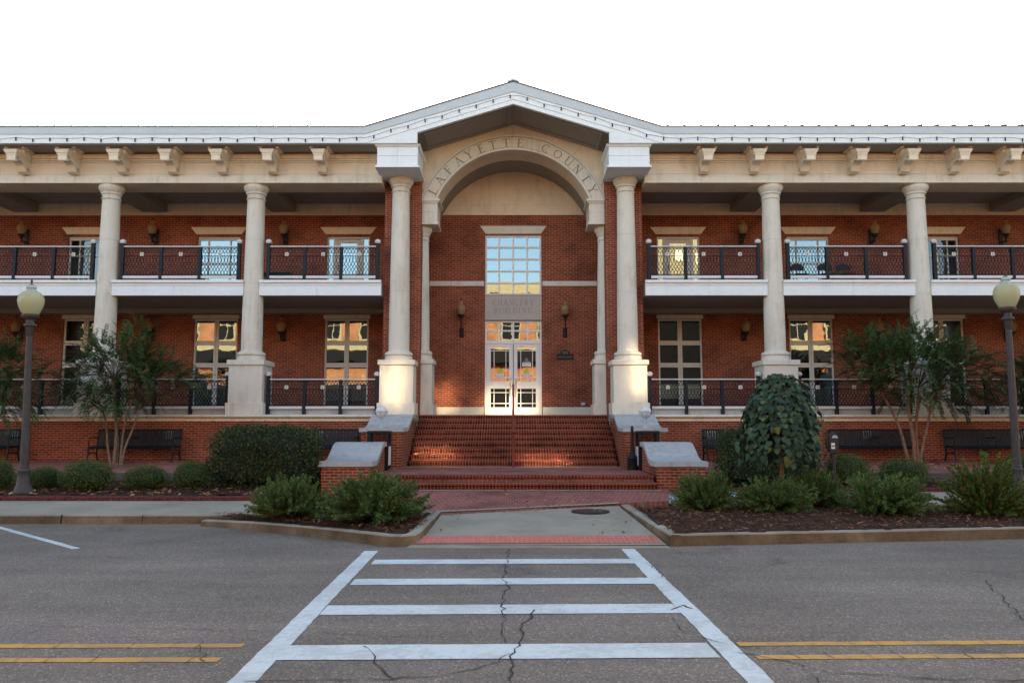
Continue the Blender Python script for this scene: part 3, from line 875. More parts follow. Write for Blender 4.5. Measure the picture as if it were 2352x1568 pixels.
f = MB()    # lower rake board and corner spandrel
for s in (-1,1):
    f.prism([(0,11.095),(s*2.76,11.095-.305*2.76),(s*2.76,10.12),(0,10.97)], 'y', YE+.02, YE+.15)
    f.prism([(s*2.765,11.095-.305*2.765),(s*(XJ-.02),Z_B+.002),(s*2.765,Z_B+.002)], 'y', YE+.02, YE+.15)
f.obj('rake_board', M['white'], B)
# gable roof body with sloped soffit
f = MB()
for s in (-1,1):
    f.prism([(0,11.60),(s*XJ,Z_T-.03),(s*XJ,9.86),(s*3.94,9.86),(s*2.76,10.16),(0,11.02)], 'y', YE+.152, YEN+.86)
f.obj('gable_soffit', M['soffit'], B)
f = MB()
for s in (-1,1):   # framed panel moulding on the rake soffit
    n_ = Vector((.3,1)).normalized()
    for y0,y1 in ((YE+.30,YE+.36),(YEN+.62,YEN+.68)):
        f.prism([(s*.12,10.965),(s*2.60,10.19),(s*2.60,10.16),(s*.12,10.935)], 'y', y0, y1)
    for xx in (.12,2.54):
        f.prism([(s*xx,11.0-.3115*xx),(s*(xx+.06),11.0-.3115*(xx+.06)),(s*(xx+.06),10.965-.3115*(xx+.06)),(s*xx,10.965-.3115*xx)], 'y', YE+.36, YEN+.62)
f.obj('soffit_moulding', M['soffit'], B)
# roof skin with standing seams
rf = MB()
RS = math.tan(R(11))
for s in (-1,1):
    rf.add([(s*XJ,YE-.05,Z_T+.004),(s*XEND,YE-.05,Z_T+.004),(s*XEND,YE+11,Z_T+RS*11),(s*XJ,YE+11,Z_T+RS*11)], [(0,1,2,3) if s>0 else (3,2,1,0)])
    rf.add([(0,YE-.05,11.64),(s*XJ,YE-.05,Z_T+.01),(s*XJ,YE+9,Z_T+.01),(0,YE+9,11.64)], [(0,1,2,3) if s>0 else (3,2,1,0)])
    x = 4.45
    while x < XEND:
        rf.prism([(YE-.06,Z_T+.006),(YE-.06,Z_T+.05),(YE+11,Z_T+.05+RS*11),(YE+11,Z_T+RS*11)], 'x', s*x-.016, s*x+.016)
        x += .485
    rf.prism([(s*XJ,Z_T-.05),(s*XJ,Z_T+.03),(s*(XJ+.3),Z_T+.03),(s*(XJ+.3),Z_T-.05)], 'y', YE+.2, YE+9)
rf.box(-XEND,XEND,YE+10.9,YE+11.1,0,Z_T+RS*11)
rf.obj('metal_roof', M['roof'], B)
rd = MB()
for s in (-1,1):
    rd.box(s*XJ,s*XEND,YE-.045,YE-.0205,Z_T-.012,Z_T+.010)
    rd.prism([(0,11.638),(s*XJ,Z_T+.010),(s*XJ,Z_T-.014),(0,11.614)], 'y', YE-.045, YE-.0205)
rd.obj('drip_edge', M['drip'], B)
rc = MB()
for s in (-1,1): rc.prism([(0,11.645),(s*.17,11.592),(s*.17,11.64),(0,11.70)], 'y', YE-.06, YE+9)
rc.obj('ridge_cap', M['fascia'], B)
# boxes over the entrance columns
for s in (-1,1):
    b = MB()
    for (p,q) in ((2.76,3.343),(3.347,3.93)):
        b.box(s*p,s*q,23.2,24.66,9.18,9.47); b.box(s*p,s*q,23.2,24.66,9.478,9.73)
    b.box(s*2.71,s*3.98,23.15,24.66,9.12,9.178)
    b.frustum(min(s*2.74,s*3.95),max(s*2.74,s*3.95),23.18,24.66,9.732,min(s*2.68,s*4.01),max(s*2.68,s*4.01),23.12,24.66,9.798)
    b.obj('entablature_block', M['white'], B)
# arch wall, vault
def arch_poly(Ri, xo, zs, zc, ztopf, n=40):
    a0 = math.asin((zs-zc)/Ri)
    arc = [(Ri*math.cos(a), zc+Ri*math.sin(a)) for a in [a0+(math.pi-2*a0)*i/n for i in range(n+1)]]
    return arc
def arch_solid(mb, Ri, Ro_x, zs, zc, zt, y0, y1, n=48):
    a0 = math.asin((zs-zc)/Ri)
    for i in range(n):
        a, b = a0+(math.pi-2*a0)*i/n, a0+(math.pi-2*a0)*(i+1)/n
        p, q = (Ri*math.cos(a), zc+Ri*math.sin(a)), (Ri*math.cos(b), zc+Ri*math.sin(b))
        tp_, tq = (p[0], zt(p[0])), (q[0], zt(q[0]))
        mb.add([(p[0],y0,p[1]),(q[0],y0,q[1]),(q[0],y0,tq[1]),(p[0],y0,tp_[1])], [(0,3,2,1)])
        mb.add([(p[0],y0,p[1]),(p[0],y1,p[1]),(q[0],y1,q[1]),(q[0],y0,q[1])], [(0,3,2,1)], True)
    x = Ri*math.cos(a0)
    for s in (-1,1):
        mb.add([(s*x,y0,zs),(s*Ro_x,y0,zs),(s*Ro_x,y1,zs),(s*x,y1,zs)], [(0,3,2,1) if s>0 else (0,1,2,3)])
        mb.add([(s*x,y0,zs),(s*Ro_x,y0,zs),(s*Ro_x,y0,zt(Ro_x)),(s*x,y0,zt(x))], [(0,1,2,3) if s>0 else (3,2,1,0)])
ZC, RI, RO, ZSP = 7.66, 2.54, 3.02, 8.65
zgs = lambda X: 11.06-.311*abs(X)
w = MB(); arch_solid(w, RI, 2.86, ZSP, ZC, zgs, 24.86, 25.86); w.obj('arch_wall', M['frieze'], B, fix=False)
w = MB(); arch_solid(w, RI+.10, 2.80, ZSP, ZC, lambda X: 11.3, 25.862, YW-.02); w.obj('porch_vault', M['soffit'], B)
def ring(mb, r0, r1, y0, y1, zs=ZSP, n=56, a_in=None):
    a0 = math.asin((zs-ZC)/r0); a1 = math.asin((zs-ZC)/r1)
    for i in range(n):
        fa = lambda k, a: a+(math.pi-2*a)*k/n
        p0, p1 = fa(i,a0), fa(i+1,a0); q0, q1 = fa(i,a1), fa(i+1,a1)
        A=(r0*math.cos(p0),ZC+r0*math.sin(p0)); Bq=(r0*math.cos(p1),ZC+r0*math.sin(p1)); C_=(r1*math.cos(q1),ZC+r1*math.sin(q1)); D=(r1*math.cos(q0),ZC+r1*math.sin(q0))
        mb.prism([A,D,C_,Bq], 'y', y0, y1)
w = MB(); ring(w, RI+.002, RI+.07, 24.815, 24.858); ring(w, RI+.085, RO-.075, 24.83, 24.858); ring(w, RO-.06, RO, 24.80, 24.858)
arch = w.obj('archivolt', M['stone'], B)
# joints in the arch wall
w = MB()
for a in (-62,-38,-22,0,22,38,62):
    t = R(90-a); w.prism([(RO*math.cos(t)-.004,ZC+RO*math.sin(t)),(RO*math.cos(t)+.004,ZC+RO*math.sin(t)),((RO+.5)*math.cos(t)+.004,min(ZC+(RO+.5)*math.sin(t),zgs((RO+.5)*math.cos(t)))),((RO+.5)*math.cos(t)-.004,min(ZC+(RO+.5)*math.sin(t),zgs((RO+.5)*math.cos(t))))], 'y', 24.854, 24.858)
w.obj('stone_joint', M['letter'], B)
# impost blocks
for s in (-1,1):
    b = MB()
    b.box(s*2.33,s*2.86,24.86,25.86,7.93,8.24); b.box(s*2.33,s*2.86,24.86,25.86,8.246,8.52)
    b.box(s*2.30,s*2.86,24.83,25.89,7.86,7.928)
    b.box(s*2.29,s*2.86,24.82,25.9,8.522,8.57); b.box(s*2.25,s*2.86,24.78,25.94,8.575,8.648)
    b.obj('impost_block', M['stone'], B)

# ---- serif lettering
TK, TN = .135, .06
def LTR(ch):
    l, a = [], []
    def v(x, w=TK, y0=0, y1=1): l.append((x,y0,x,y1,w))
    def h(y, x0, x1, w=TN): l.append((x0,y,x1,y,w))
    def sf(x, y): l.append((x-.13,y,x+.13,y,.05))
    e = .025
    W = .7
    if ch == 'I': v(.15); sf(.15,e); sf(.15,1-e); W=.3
    elif ch == 'L': v(.17); sf(.17,1-e); h(.03,.04,.62); v(.60,.05,0,.22); W=.64
    elif ch == 'T': v(.38); sf(.38,e); h(.97,.02,.74); v(.04,.05,.78,1); v(.72,.05,.78,1); W=.76
    elif ch in 'EF':
        v(.17); sf(.17,e); h(.97,.04,.60); v(.58,.05,.80,1); h(.52,.17,.46); v(.46,.05,.42,.62)
        if ch=='E': h(.03,.04,.64); v(.62,.05,0,.22)
        W=.66
    elif ch == 'H': v(.17); v(.68); [sf(x,y) for x in (.17,.68) for y in (e,1-e)]; h(.5,.17,.68); W=.85
    elif ch == 'N': v(.16,.06); v(.72,.06); l.append((.14,.98,.74,.03,TK)); sf(.16,e); sf(.72,1-e); W=.88
    elif ch == 'A': l.append((.08,0,.40,.98,.06)); l.append((.38,1,.74,0,TK)); h(.34,.20,.60); sf(.09,e); sf(.73,e); W=.84
    elif ch == 'Y': l.append((.08,1,.40,.46,TK)); l.append((.74,1,.40,.46,.06)); v(.40,TK,0,.5); sf(.40,e); sf(.10,1-e); sf(.72,1-e); W=.82
    elif ch == 'U': v(.16,TK,.3,1); v(.70,.07,.3,1); a.append((.43,.32,.27,.29,180,360,.10)); sf(.16,1-e); sf(.70,1-e); W=.86
    elif ch in 'CG':
        a.append((.45,.5,.38,.46,50,310,.11)); v(.68,.05,.70,.95)
        if ch=='G': v(.68,TK,.05,.42); h(.42,.55,.82)
        else: v(.68,.04,.06,.22)
        W=.84
    elif ch == 'O': a.append((.47,.5,.39,.46,0,360,.115)); W=.94
    elif ch == 'D': v(.17); a.append((.30,.5,.46,.455,-90,90,.10)); h(.97,.04,.32); h(.03,.04,.32); W=.84
    elif ch == 'R': v(.17); sf(.17,e); h(.97,.04,.40); h(.50,.17,.40); a.append((.38,.735,.22,.215,-90,90,.10)); l.append((.36,.5,.74,.02,TK)); h(.025,.64,.82); W=.82
    elif ch == 'B': v(.17); h(.97,.04,.38); h(.52,.17,.38); h(.03,.04,.38); a.append((.36,.745,.22,.21,-90,90,.10)); a.append((.36,.28,.28,.24,-90,90,.11)); W=.74
    elif ch == ' ': W=.45
    return l, a, W
def letter_polys(ch):
    l, a, W = LTR(ch)
    out = []
    for x0,y0,x1,y1,w in l:
        d = Vector((x1-x0,y1-y0)); d.normalize(); n = Vector((-d.y,d.x))*w/2
        out.append([(x0-n.x,y0-n.y),(x1-n.x,y1-n.y),(x1+n.x,y1+n.y),(x0+n.x,y0+n.y)])
    for cx,cy,rx,ry,a0,a1,w in a:
        N = 14
        for i in range(N):
            t0, t1 = R(a0+(a1-a0)*i/N), R(a0+(a1-a0)*(i+1)/N)
            def q(t, k):
                ww = w*(.55+.45*abs(math.cos(t)))/2*k
                return (cx+(rx+ww)*math.cos(t), cy+(ry+ww)*math.sin(t))
            out.append([q(t0,-1),q(t1,-1),q(t1,1),q(t0,1)])
    return out, W
def put_polys(mb, polys, fn, y):
    for p in polys:
        pts = [fn(*q) for q in p]
        area = sum(pts[i][0]*pts[(i+1)%4][1]-pts[(i+1)%4][0]*pts[i][1] for i in range(4))
        if area < 0: pts = pts[::-1]
        mb.add([(a, y, b) for a, b in pts], [(0,1,2,3)])
lt = MB()
for ch, ang in zip('LAFAYETTECOUNTY', (-63.5,-55,-46.5,-37.7,-29.8,-21.2,-13.2,-4.5,4.5,21.3,29.8,38.3,45.9,54,62.2)):
    polys, W = letter_polys(ch)
    t = R(ang); hgt = .27
    def fn(px, py):
        u = (px-W/2)*hgt*1.05; r = 2.765+(py-.5)*hgt
        return (r*math.sin(t)+u*math.cos(t), ZC+r*math.cos(t)-u*math.sin(t))
    put_polys(lt, polys, fn, 24.826)
lt.obj('lettering', M['letter'], arch)
# name panel
np_ = MB(); np_.box(-.945,.945,YW-.035,YW+.1,zpan0,zpan1); npo = np_.obj('name_panel', M['panelstone'], B)
lt = MB()
for word, yt, yb, half in (('CHANCERY',687,702,.69),('BUILDING',706.5,720.5,.65)):
    z0, z1 = zat(yb,YW), zat(yt,YW); hgt = z1-z0
    seq = [letter_polys(c) for c in word]
    gap = .20
    tot = sum(W for _,W in seq)+gap*(len(word)-1)
    kx = 2*half/tot; x = -half
    for polys, W in seq:
        put_polys(lt, polys, lambda px,py: (x+px*kx, z0+py*hgt), YW-.038)
        x += (W+gap)*kx
lt.obj('lettering', M['letter2'], npo)

# ---- windows and doors
def frame_grid(mb, x0, x1, z0, z1, xs, zs, y, d=.06, fw=.06, mw=.045):
    mb.box(x0,x0+fw,y,y+d,z0,z1); mb.box(x1-fw,x1,y,y+d,z0,z1)
    mb.box(x0+fw,x1-fw,y,y+d,z1-fw,z1); mb.box(x0+fw,x1-fw,y,y+d,z0,z0+fw)
    for x, wd in xs: mb.box(x-wd/2,x+wd/2,y+.003,y+d,z0+fw,z1-fw)
    cuts = [x0+fw]+sorted(sum([[x-wd/2,x+wd/2] for x,wd in xs],[]))+[x1-fw]
    for z, wd in zs:
        for a, b in zip(cuts[::2], cuts[1::2]): mb.box(a,b,y+.003,y+d,z-wd/2,z+wd/2)
def trapez(mb, cx, zt_, zb_, ht, hb, y0, y1):
    mb.prism([(cx-ht,zt_),(cx+ht,zt_),(cx+hb,zb_),(cx-hb,zb_)], 'y', y0, y1)
def ground_window(cx, gm, blind):
    f = MB(); y = YW+.07
    zr2, zr1 = zat(787,YW), zat(838,YW)
    x0, x1 = cx-HWIN, cx+HWIN
    # six sashes, each its own little frame
    rows = [(zg0,zr1-.012),(zr1+.012,zr2-.012),(zr2+.012,zg1)]
    for a, b in ((x0,cx-.012),(cx+.012,x1)):
        for (c, d) in rows:
            frame_grid(f, a, b, c, d, [], [], y, .06, .062)
    f.box(x0,x1,y+.03,y+.09,zr1-.012,zr1+.012); f.box(x0,x1,y+.03,y+.09,zr2-.012,zr2+.012); f.box(cx-.012,cx+.012,y+.031,y+.09,zg0,zg1)
    wo = f.obj('window', M['frame'], B)
    p = MB()
    for a, b in ((x0+.062,cx-.074),(cx+.074,x1-.062)):
        for (c, d) in rows: p.add([(a,y+.035,c+.062),(b,y+.035,c+.062),(b,y+.035,d-.062),(a,y+.035,d-.062)], [(0,1,2,3)])
    p.obj('pane', M[gm], wo)
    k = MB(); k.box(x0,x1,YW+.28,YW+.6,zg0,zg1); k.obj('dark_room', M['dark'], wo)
    k = MB()
    zt_, zb_ = blind
    n = int((zt_-zb_)/.05)
    for i in range(n):
        z = zb_+(zt_-zb_)*i/n
        k.add([(x0+.07,YW+.20,z),(x1-.07,YW+.20,z),(x1-.07,YW+.225,z+.046),(x0+.07,YW+.225,z+.046)], [(0,1,2,3)])
    k.obj('blind', M['blind'], wo)
    l_ = MB(); l_.box(cx-.775,cx+.775,YW-.03,YW+.07,zg1+.002,5.398); l_.obj('lintel', M['stone'], wo)
blinds = {(-1,0):(3.45,2.55),(1,0):(3.1,2.62),(-1,1):(3.2,2.4),(1,1):(3.0,2.4),(-1,2):(2.8,2.4),(1,2):(2.9,2.4)}
for s in (-1,1):
    for i, bx in enumerate(BAYX[:3]):
        ground_window(s*bx, 'dglass' if (s,i) in ((1,0),(-1,2)) else 'glass', blinds[s,i])
def upper_door(cx):
    f = MB(); y = YW+.07; x0, x1 = cx-.72, cx+.72
    f.box(x0,x1,y,y+.09,zu1-.07,zu1); f.box(x0,x0+.05,y,y+.09,ZB,zu1-.07); f.box(x1-.05,x1,y,y+.09,ZB,zu1-.07)
    for s in (-1,1):
        a = cx+s*.46; f.box(a-.05,a+.05,y,y+.09,ZB,zu1-.07)
        f.box(min(cx+s*.51,cx+s*.67),max(cx+s*.51,cx+s*.67),y,y+.08,ZB,ZB+.15)
    d = f.obj('balcony_door', M['frame'], B)
    f = MB(); frame_grid(f, cx-.405, cx+.405, ZB+.02, zu1-.09, [], [], y+.01, .05, .12)
    f.box(cx-.285,cx+.285,y+.012,y+.05,ZB+.14,ZB+.75); f.obj('door_leaf', M['frame'], d)
    p = MB()
    for a, b, c in ((cx-.285,cx+.285,ZB+.75),(cx-.67,cx-.51,ZB+.15),(cx+.51,cx+.67,ZB+.15)):
        p.add([(a,y+.04,c),(b,y+.04,c),(b,y+.04,zu1-.2 if a>cx-.4 and b<cx+.4 else zu1-.07),(a,y+.04,zu1-.2 if a>cx-.4 and b<cx+.4 else zu1-.07)], [(0,1,2,3)])
    p.obj('pane', M['glass'], d)
    h = MB(); h.tube([(cx-.33,y-.03,ZB+.95),(cx-.33,y-.05,ZB+1.02),(cx-.33,y-.03,ZB+1.1)], .012); h.obj('handle', M['black'], d)
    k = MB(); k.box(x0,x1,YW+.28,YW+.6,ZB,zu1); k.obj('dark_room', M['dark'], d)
    l_ = MB(); trapez(l_, cx, zat(522,YW), zat(538,YW), .95, .76, YW-.035, YW+.07); l_.obj('lintel', M['frieze'], d)
def upper_window(cx, three, gm):
    f = MB(); y = YW+.07; x0, x1 = cx-.72, cx+.72
    f.box(x0,x1,y,y+.09,zu1-.055,zu1)
    if three:
        frame_grid(f, x0, x1, ZB+.02, zu1-.06, [(cx-.37,.045),(cx+.37,.045)], [(zat(600,YW)*0+7.15,.05),(6.45,.02)], y+.01, .06, .06)
        xs = [x0+.06,cx-.39,cx-.35,cx+.35,cx+.39,x1-.06]
        zs = [(ZB+.08,7.12),(7.18,zu1-.12)]
    else:
        frame_grid(f, x0, x1, ZB+.02, zu1-.06, [(cx-.36,.04),(cx,.09),(cx+.36,.04)], [(7.42,.045),(6.33,.04)], y+.01, .06, .06)
        xs = [x0+.06,cx-.05,cx+.05,x1-.06]
        zs = [(ZB+.08,zu1-.12)]
    wo = f.obj('window', M['frame'], B)
    p = MB()
    for a, b in zip(xs[::2], xs[1::2]):
        for c, d in zs: p.add([(a,y+.045,c),(b,y+.045,c),(b,y+.045,d),(a,y+.045,d)], [(0,1,2,3)])
    p.obj('pane', M[gm], wo)
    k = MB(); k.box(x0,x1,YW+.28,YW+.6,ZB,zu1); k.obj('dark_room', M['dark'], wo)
    l_ = MB(); trapez(l_, cx, zat(522,YW), zat(538,YW), .95, .76, YW-.035, YW+.07); l_.obj('lintel', M['frieze'], wo)
for s in (-1,1):
    upper_door(s*BAYX[0]); upper_window(s*BAYX[1], True, 'glass'); upper_window(s*BAYX[2], False, 'dglass')
# big window over the entrance
f = MB(); y = YW+.06
cw_ = 2*DW/4; rh_ = (zbw1-zbw0)/5
frame_grid(f, -DW, DW, zbw0, zbw1, [(-cw_,.06),(0,.06),(cw_,.06)], [(zbw0+rh_*i,.06) for i in range(1,5)], y, .07, .06)
wo = f.obj('window', M['dframe'], B)
p = MB()
for i in range(4):
    for j in range(5):
        a, c = -DW+cw_*i+.03, zbw0+rh_*j+.03
        p.add([(a,y+.04,c),(a+cw_-.06,y+.04,c),(a+cw_-.06,y+.04,c+rh_-.06),(a,y+.04,c+rh_-.06)], [(0,1,2,3)])
p.obj('pane', M['glass'], wo)
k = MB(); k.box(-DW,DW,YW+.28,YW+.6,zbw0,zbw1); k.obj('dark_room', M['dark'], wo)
l_ = MB(); trapez(l_, 0, zat(519.5,YW), zat(537.5,YW), 1.12, .93, YW-.04, YW+.06); l_.obj('lintel', M['stone'], wo)
# transom
f = MB()
frame_grid(f, -DW, DW, ztr0, ztr1, [(-cw_,.06),(0,.06),(cw_,.06)], [((ztr0+ztr1)/2+.02,.055)], y, .07, .06)
tr_ = f.obj('transom_window', M['dframe'], B)
p = MB(); p.add([(-DW+.05,y+.04,ztr0+.05),(DW-.05,y+.04,ztr0+.05),(DW-.05,y+.04,ztr1-.05),(-DW+.05,y+.04,ztr1-.05)], [(0,1,2,3)]); p.obj('pane', M['glass'], tr_)
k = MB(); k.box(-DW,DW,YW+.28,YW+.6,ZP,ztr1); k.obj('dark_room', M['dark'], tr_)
# entrance doors
f = MB(); f.box(-DW,-DW+.055,YW+.04,YW+.14,ZP,ztr0-.002); f.box(DW-.055,DW,YW+.04,YW+.14,ZP,ztr0-.002); f.box(-DW+.055,DW-.055,YW+.04,YW+.14,zd1-.045,ztr0-.002)
door = f.obj('entrance_door', M['dframe'], B)
def text_mesh(name, s, size, x, y, z, m, parent, align='CENTER', ext=0):
    cu = bpy.data.curves.new(name, 'FONT'); cu.body = s; cu.size = size; cu.align_x = align; cu.extrude = ext
    tmp = bpy.data.objects.new(name+'_tmp', cu); COL.objects.link(tmp)
    dg = bpy.context.evaluated_depsgraph_get(); dg.update()
    me = bpy.data.meshes.new_from_object(tmp.evaluated_get(dg))
    bpy.data.objects.remove(tmp); bpy.data.curves.remove(cu)
    me.transform(Matrix.Translation((x,y,z)) @ Matrix.Rotation(R(90),4,'X'))
    me.materials.clear(); me.materials.append(m)
    o = bpy.data.objects.new(name, me); COL.objects.link(o)
    if parent: o.parent = parent
    return o
zs_ = [zat(v, YW) for v in (796, 875, 892, 935)]    # glazed lights of a leaf: upper top/bottom, lower top/bottom
for s in (-1,1):
    f = MB(); a, b = (s*.012, s*(DW-.06)) ; x0, x1 = min(a,b), max(a,b)
    yy = YW+.06
    gx0, gx1 = x0+.135 if s<0 else x0+.125, x1-.125 if s<0 else x1-.135
    f.box(x0,gx0,yy,yy+.05,ZP+.01,zd1-.05); f.box(gx1,x1,yy,yy+.05,ZP+.01,zd1-.05)
    for (c, d) in ((ZP+.01,zs_[3]),(zs_[2],zs_[1]),(zs_[0],zd1-.05)): f.box(gx0,gx1,yy,yy+.05,c,d)
    for (c, d) in ((zs_[3],zs_[2]),(zs_[1],zs_[0])):
        for xx in (gx0+.11,gx1-.11): f.box(xx-.011,xx+.011,yy+.01,yy+.045,c,d)
        for zz in (c+.13,d-.13): 
            for (p0,p1) in ((gx0,gx0+.099),(gx0+.121,gx1-.121),(gx1-.099,gx1)): f.box(p0,p1,yy+.01,yy+.045,zz-.011,zz+.011)
    leaf = f.obj('door_leaf', M['dframe'], door)
    p = MB()
    for (c, d) in ((zs_[3],zs_[2]),(zs_[1],zs_[0])): p.add([(gx0,yy+.03,c),(gx1,yy+.03,c),(gx1,yy+.03,d),(gx0,yy+.03,d)], [(0,1,2,3)])
    p.obj('pane', M['doorglass'], door)
    h = MB(); hx = s*.095
    h.tube([(hx*.55,yy,2.98+.28),(hx,yy-.06,2.98+.28),(hx,yy-.07,2.98+.2),(hx,yy-.07,2.72),(hx,yy-.06,2.68),(hx*.55,yy,2.68)], .014, 8); h.obj('handle', M['gold'], door)
    mx = (gx0+gx1)/2
    zl = zat(851,YW)
    nt = MB(); nt.lathe([(.001,0),(.085,0)], (0,0,0), 20, False, caps=False)
    nt.v = [(mx+a_, yy+.006, zl+b_) for a_, b_, _ in nt.v]; nt.f = [f_[::-1] for f_ in nt.f]
    nt.obj('round_notice', M['sign_lime'], door)
    zn = zat(863,YW)
    nt = MB(); nt.add([(mx-.13,yy+.006,zn-.085),(mx+.13,yy+.006,zn-.085),(mx+.13,yy+.006,zn+.085),(mx-.13,yy+.006,zn+.085)], [(0,1,2,3)]); no = nt.obj('paper_notice', M['sign_white'], door)
    for i, tx in enumerate(('THIS IS A','TOBACCO FREE','BUILDING')):
        text_mesh('notice_text', tx, .042, mx, yy+.003, zn+.038-i*.052, M['ink'], door)
    if s > 0:
        zn = zat(831,YW)
        nt = MB(); nt.add([(mx-.15,yy+.006,zn-.02),(mx+.15,yy+.006,zn-.02),(mx+.15,yy+.006,zn+.14),(mx-.15,yy+.006,zn+.14)], [(0,1,2,3)]); nt.obj('dark_notice', M['sign_dark'], door)
        nt = MB(); nt.add([(mx-.15,yy+.006,zn-.15),(mx+.15,yy+.006,zn-.15),(mx+.15,yy+.006,zn-.021),(mx-.15,yy+.006,zn-.021)], [(0,1,2,3)]); nt.obj('paper_notice', M['sign_white'], door)
        for i, (tx, mt) in enumerate((('NO','sign_white'),('PETS','sign_white'),('ALLOWED','sign_white'),('SERVICE ANIMALS','ink'),('ONLY','ink'))):
            text_mesh('notice_text', tx, .05 if i<3 else .034, mx, yy+.003, zn+.093-i*.052-(.02 if i>2 else 0), M[mt], door)

# ================================================================== RAILINGS
def star_poly(cx, cz, r):
    return [(cx+(r if k%2==0 else r*.42)*math.sin(k*math.pi/5), cz+(r if k%2==0 else r*.42)*math.cos(k*math.pi/5)) for k in range(10)]
def railing(label, x0, x1, y, zf, foot, H, group):
    t = thing('balcony_railing', label, 'railing', ((x0+x1)/2,y,zf), 0, group)
    hw = (x1-x0)/2
    px = [-hw, -hw/3, hw/3, hw]
    for i, x in enumerate(px):
        p = MB(); wd = .05 if i in (0,3) else .045
        p.box(x-wd,x+wd,-.05,.05,0 if True else foot,H+.10 if i in (0,3) else H-.02)
        po = p.obj('post', M['rail'], t)
        if i in (0,3):
            c = MB(); c.box(x-.062,x+.062,-.062,.062,H+.10,H+.125); c.box(x-.075,x+.075,-.075,.075,H+.125,H+.145)
            c.lathe([(.092*math.cos(a),H+.145+.082*math.sin(a)) for a in [0,.3,.6,.9,1.2,1.5]], (x,0,0), 16)
            c.obj('post_cap', M['railcap'], po)
    tr = MB(); tr.box(-hw+.05,hw-.05,-.045,.045,H-.015,H+.015); tr.obj('top_rail', M['railcap'], t)
    br = MB()
    for a, b in zip(px, px[1:]): br.box(a+.05,b-.05,-.04,.04,foot,foot+.075)
    br.obj('bottom_rail', M['railcap'], t)
    for a, b in zip(px, px[1:]):
        L = MB(); x0_, x1_ = a+.05, b-.05; n = max(6, round((x1_-x0_)/.098)); q = (x1_-x0_)/n
        th = .0075
        zb_, zt_ = foot+.085, H-.045
        z1_, z2_ = zt_-.135, zt_-.235        # two flat bars bounding the star band
        for z in (zb_+.004, z1_, z2_, zt_): L.box(x0_,x1_,-.008,.008,z-.007,z+.007)
        for k in range(1, n): L.box(x0_+k*q-.005,x0_+k*q+.005,-.005,.005,z2_,z1_)
        def strip(pts):
            pts = [(x,z) for x,z in pts]
            for (xa,za),(xb,zb2) in zip(pts, pts[1:]):
                if min(xa,xb) < x0_-1e-4 or max(xa,xb) > x1_+1e-4: continue
                d = Vector((xb-xa,zb2-za)); 
                if d.length < 1e-6: continue
                d.normalize(); nx_, nz_ = -d.y*th, d.x*th
                L.add([(xa-nx_,-.006,za-nz_),(xb-nx_,-.006,zb2-nz_),(xb+nx_,-.006,zb2+nz_),(xa+nx_,-.006,za+nz_)], [(0,1,2,3)])
                L.add([(xa-nx_,.006,za-nz_),(xb-nx_,.006,zb2-nz_),(xb+nx_,.006,zb2+nz_),(xa+nx_,.006,za+nz_)], [(3,2,1,0)])
        for k in range(-1, n+1):             # interlaced arches above, long interlaced ovals below
            c = x0_+(k+.5)*q
            strip([(c+q*math.cos(t_), z1_+.128*math.sin(t_)) for t_ in [math.pi*i/12 for i in range(13)]])
        hh = z2_-zb_
        for k in range(-2, n+3):
            c = x0_+k*q
            for sg in (-1,1):
                strip([(c+sg*1.25*q*(-1+2*(.5-.5*math.cos(math.pi*min(1,(i/18)**.85)))), zb_+hh*i/18) for i in range(19)])
        for k in range(-1, n+1):
            c = x0_+(k+.5)*q
            strip([(c+q*math.cos(t_), zb_+.05-.045*math.sin(t_)) for t_ in [math.pi*i/8 for i in range(9)]])
        lo = L.obj('lattice_panel', M['rail'], t)
        cx_, cz_ = (x0_+x1_)/2, (z1_+z2_)/2
        md = MB(); md.box(cx_-.052,cx_+.052,-.016,.014,cz_-.052,cz_+.052); md.obj('medallion', M['railcap'], lo)
        st = MB(); st.prism(star_poly(cx_,cz_,.04), 'y', -.022, -.017); st.obj('star', M['gold'], lo)
    return t
names = {(-1,0):'left of the entrance, next to the brick pier',(1,0):'right of the entrance, next to the brick pier',
         (-1,1):'in the second bay left of the entrance',(1,1):'in the second bay right of the entrance',
         (-1,2):'in the leftmost bay at the picture edge',(1,2):'in the rightmost bay at the picture edge'}
for s in (-1,1):
    for i in range(3):
        a = [4.05,8.19,12.56][i]; b = [7.31,11.68,16.05][i]
        railing('upstairs iron railing with star plates %s' % names[s,i], min(s*a,s*b), max(s*a,s*b), 24.3, ZB+.006, .08, 1.04, 'railings of the upper balcony')
        a = [3.98,8.34,12.71][i]; b = [7.15,11.53,15.9][i]
        railing('ground floor iron railing with star plates %s' % names[s,i], min(s*a,s*b), max(s*a,s*b), 24.12, ZP, .17, 1.03, 'railings of the porch')
# kerb blocks under the porch railings belong to the building
for s in (-1,1):
    w = MB()
    for a, b in ((3.93,7.2),(8.3,11.57),(12.67,15.94),(17.04,20.3)): w.box(s*a,s*b,24.175,24.26,ZP,ZP+.165)
    w.obj('railing_kerb', M['capstone'], B)  # grey kerb stone, darkened to carry the shade behind the railing

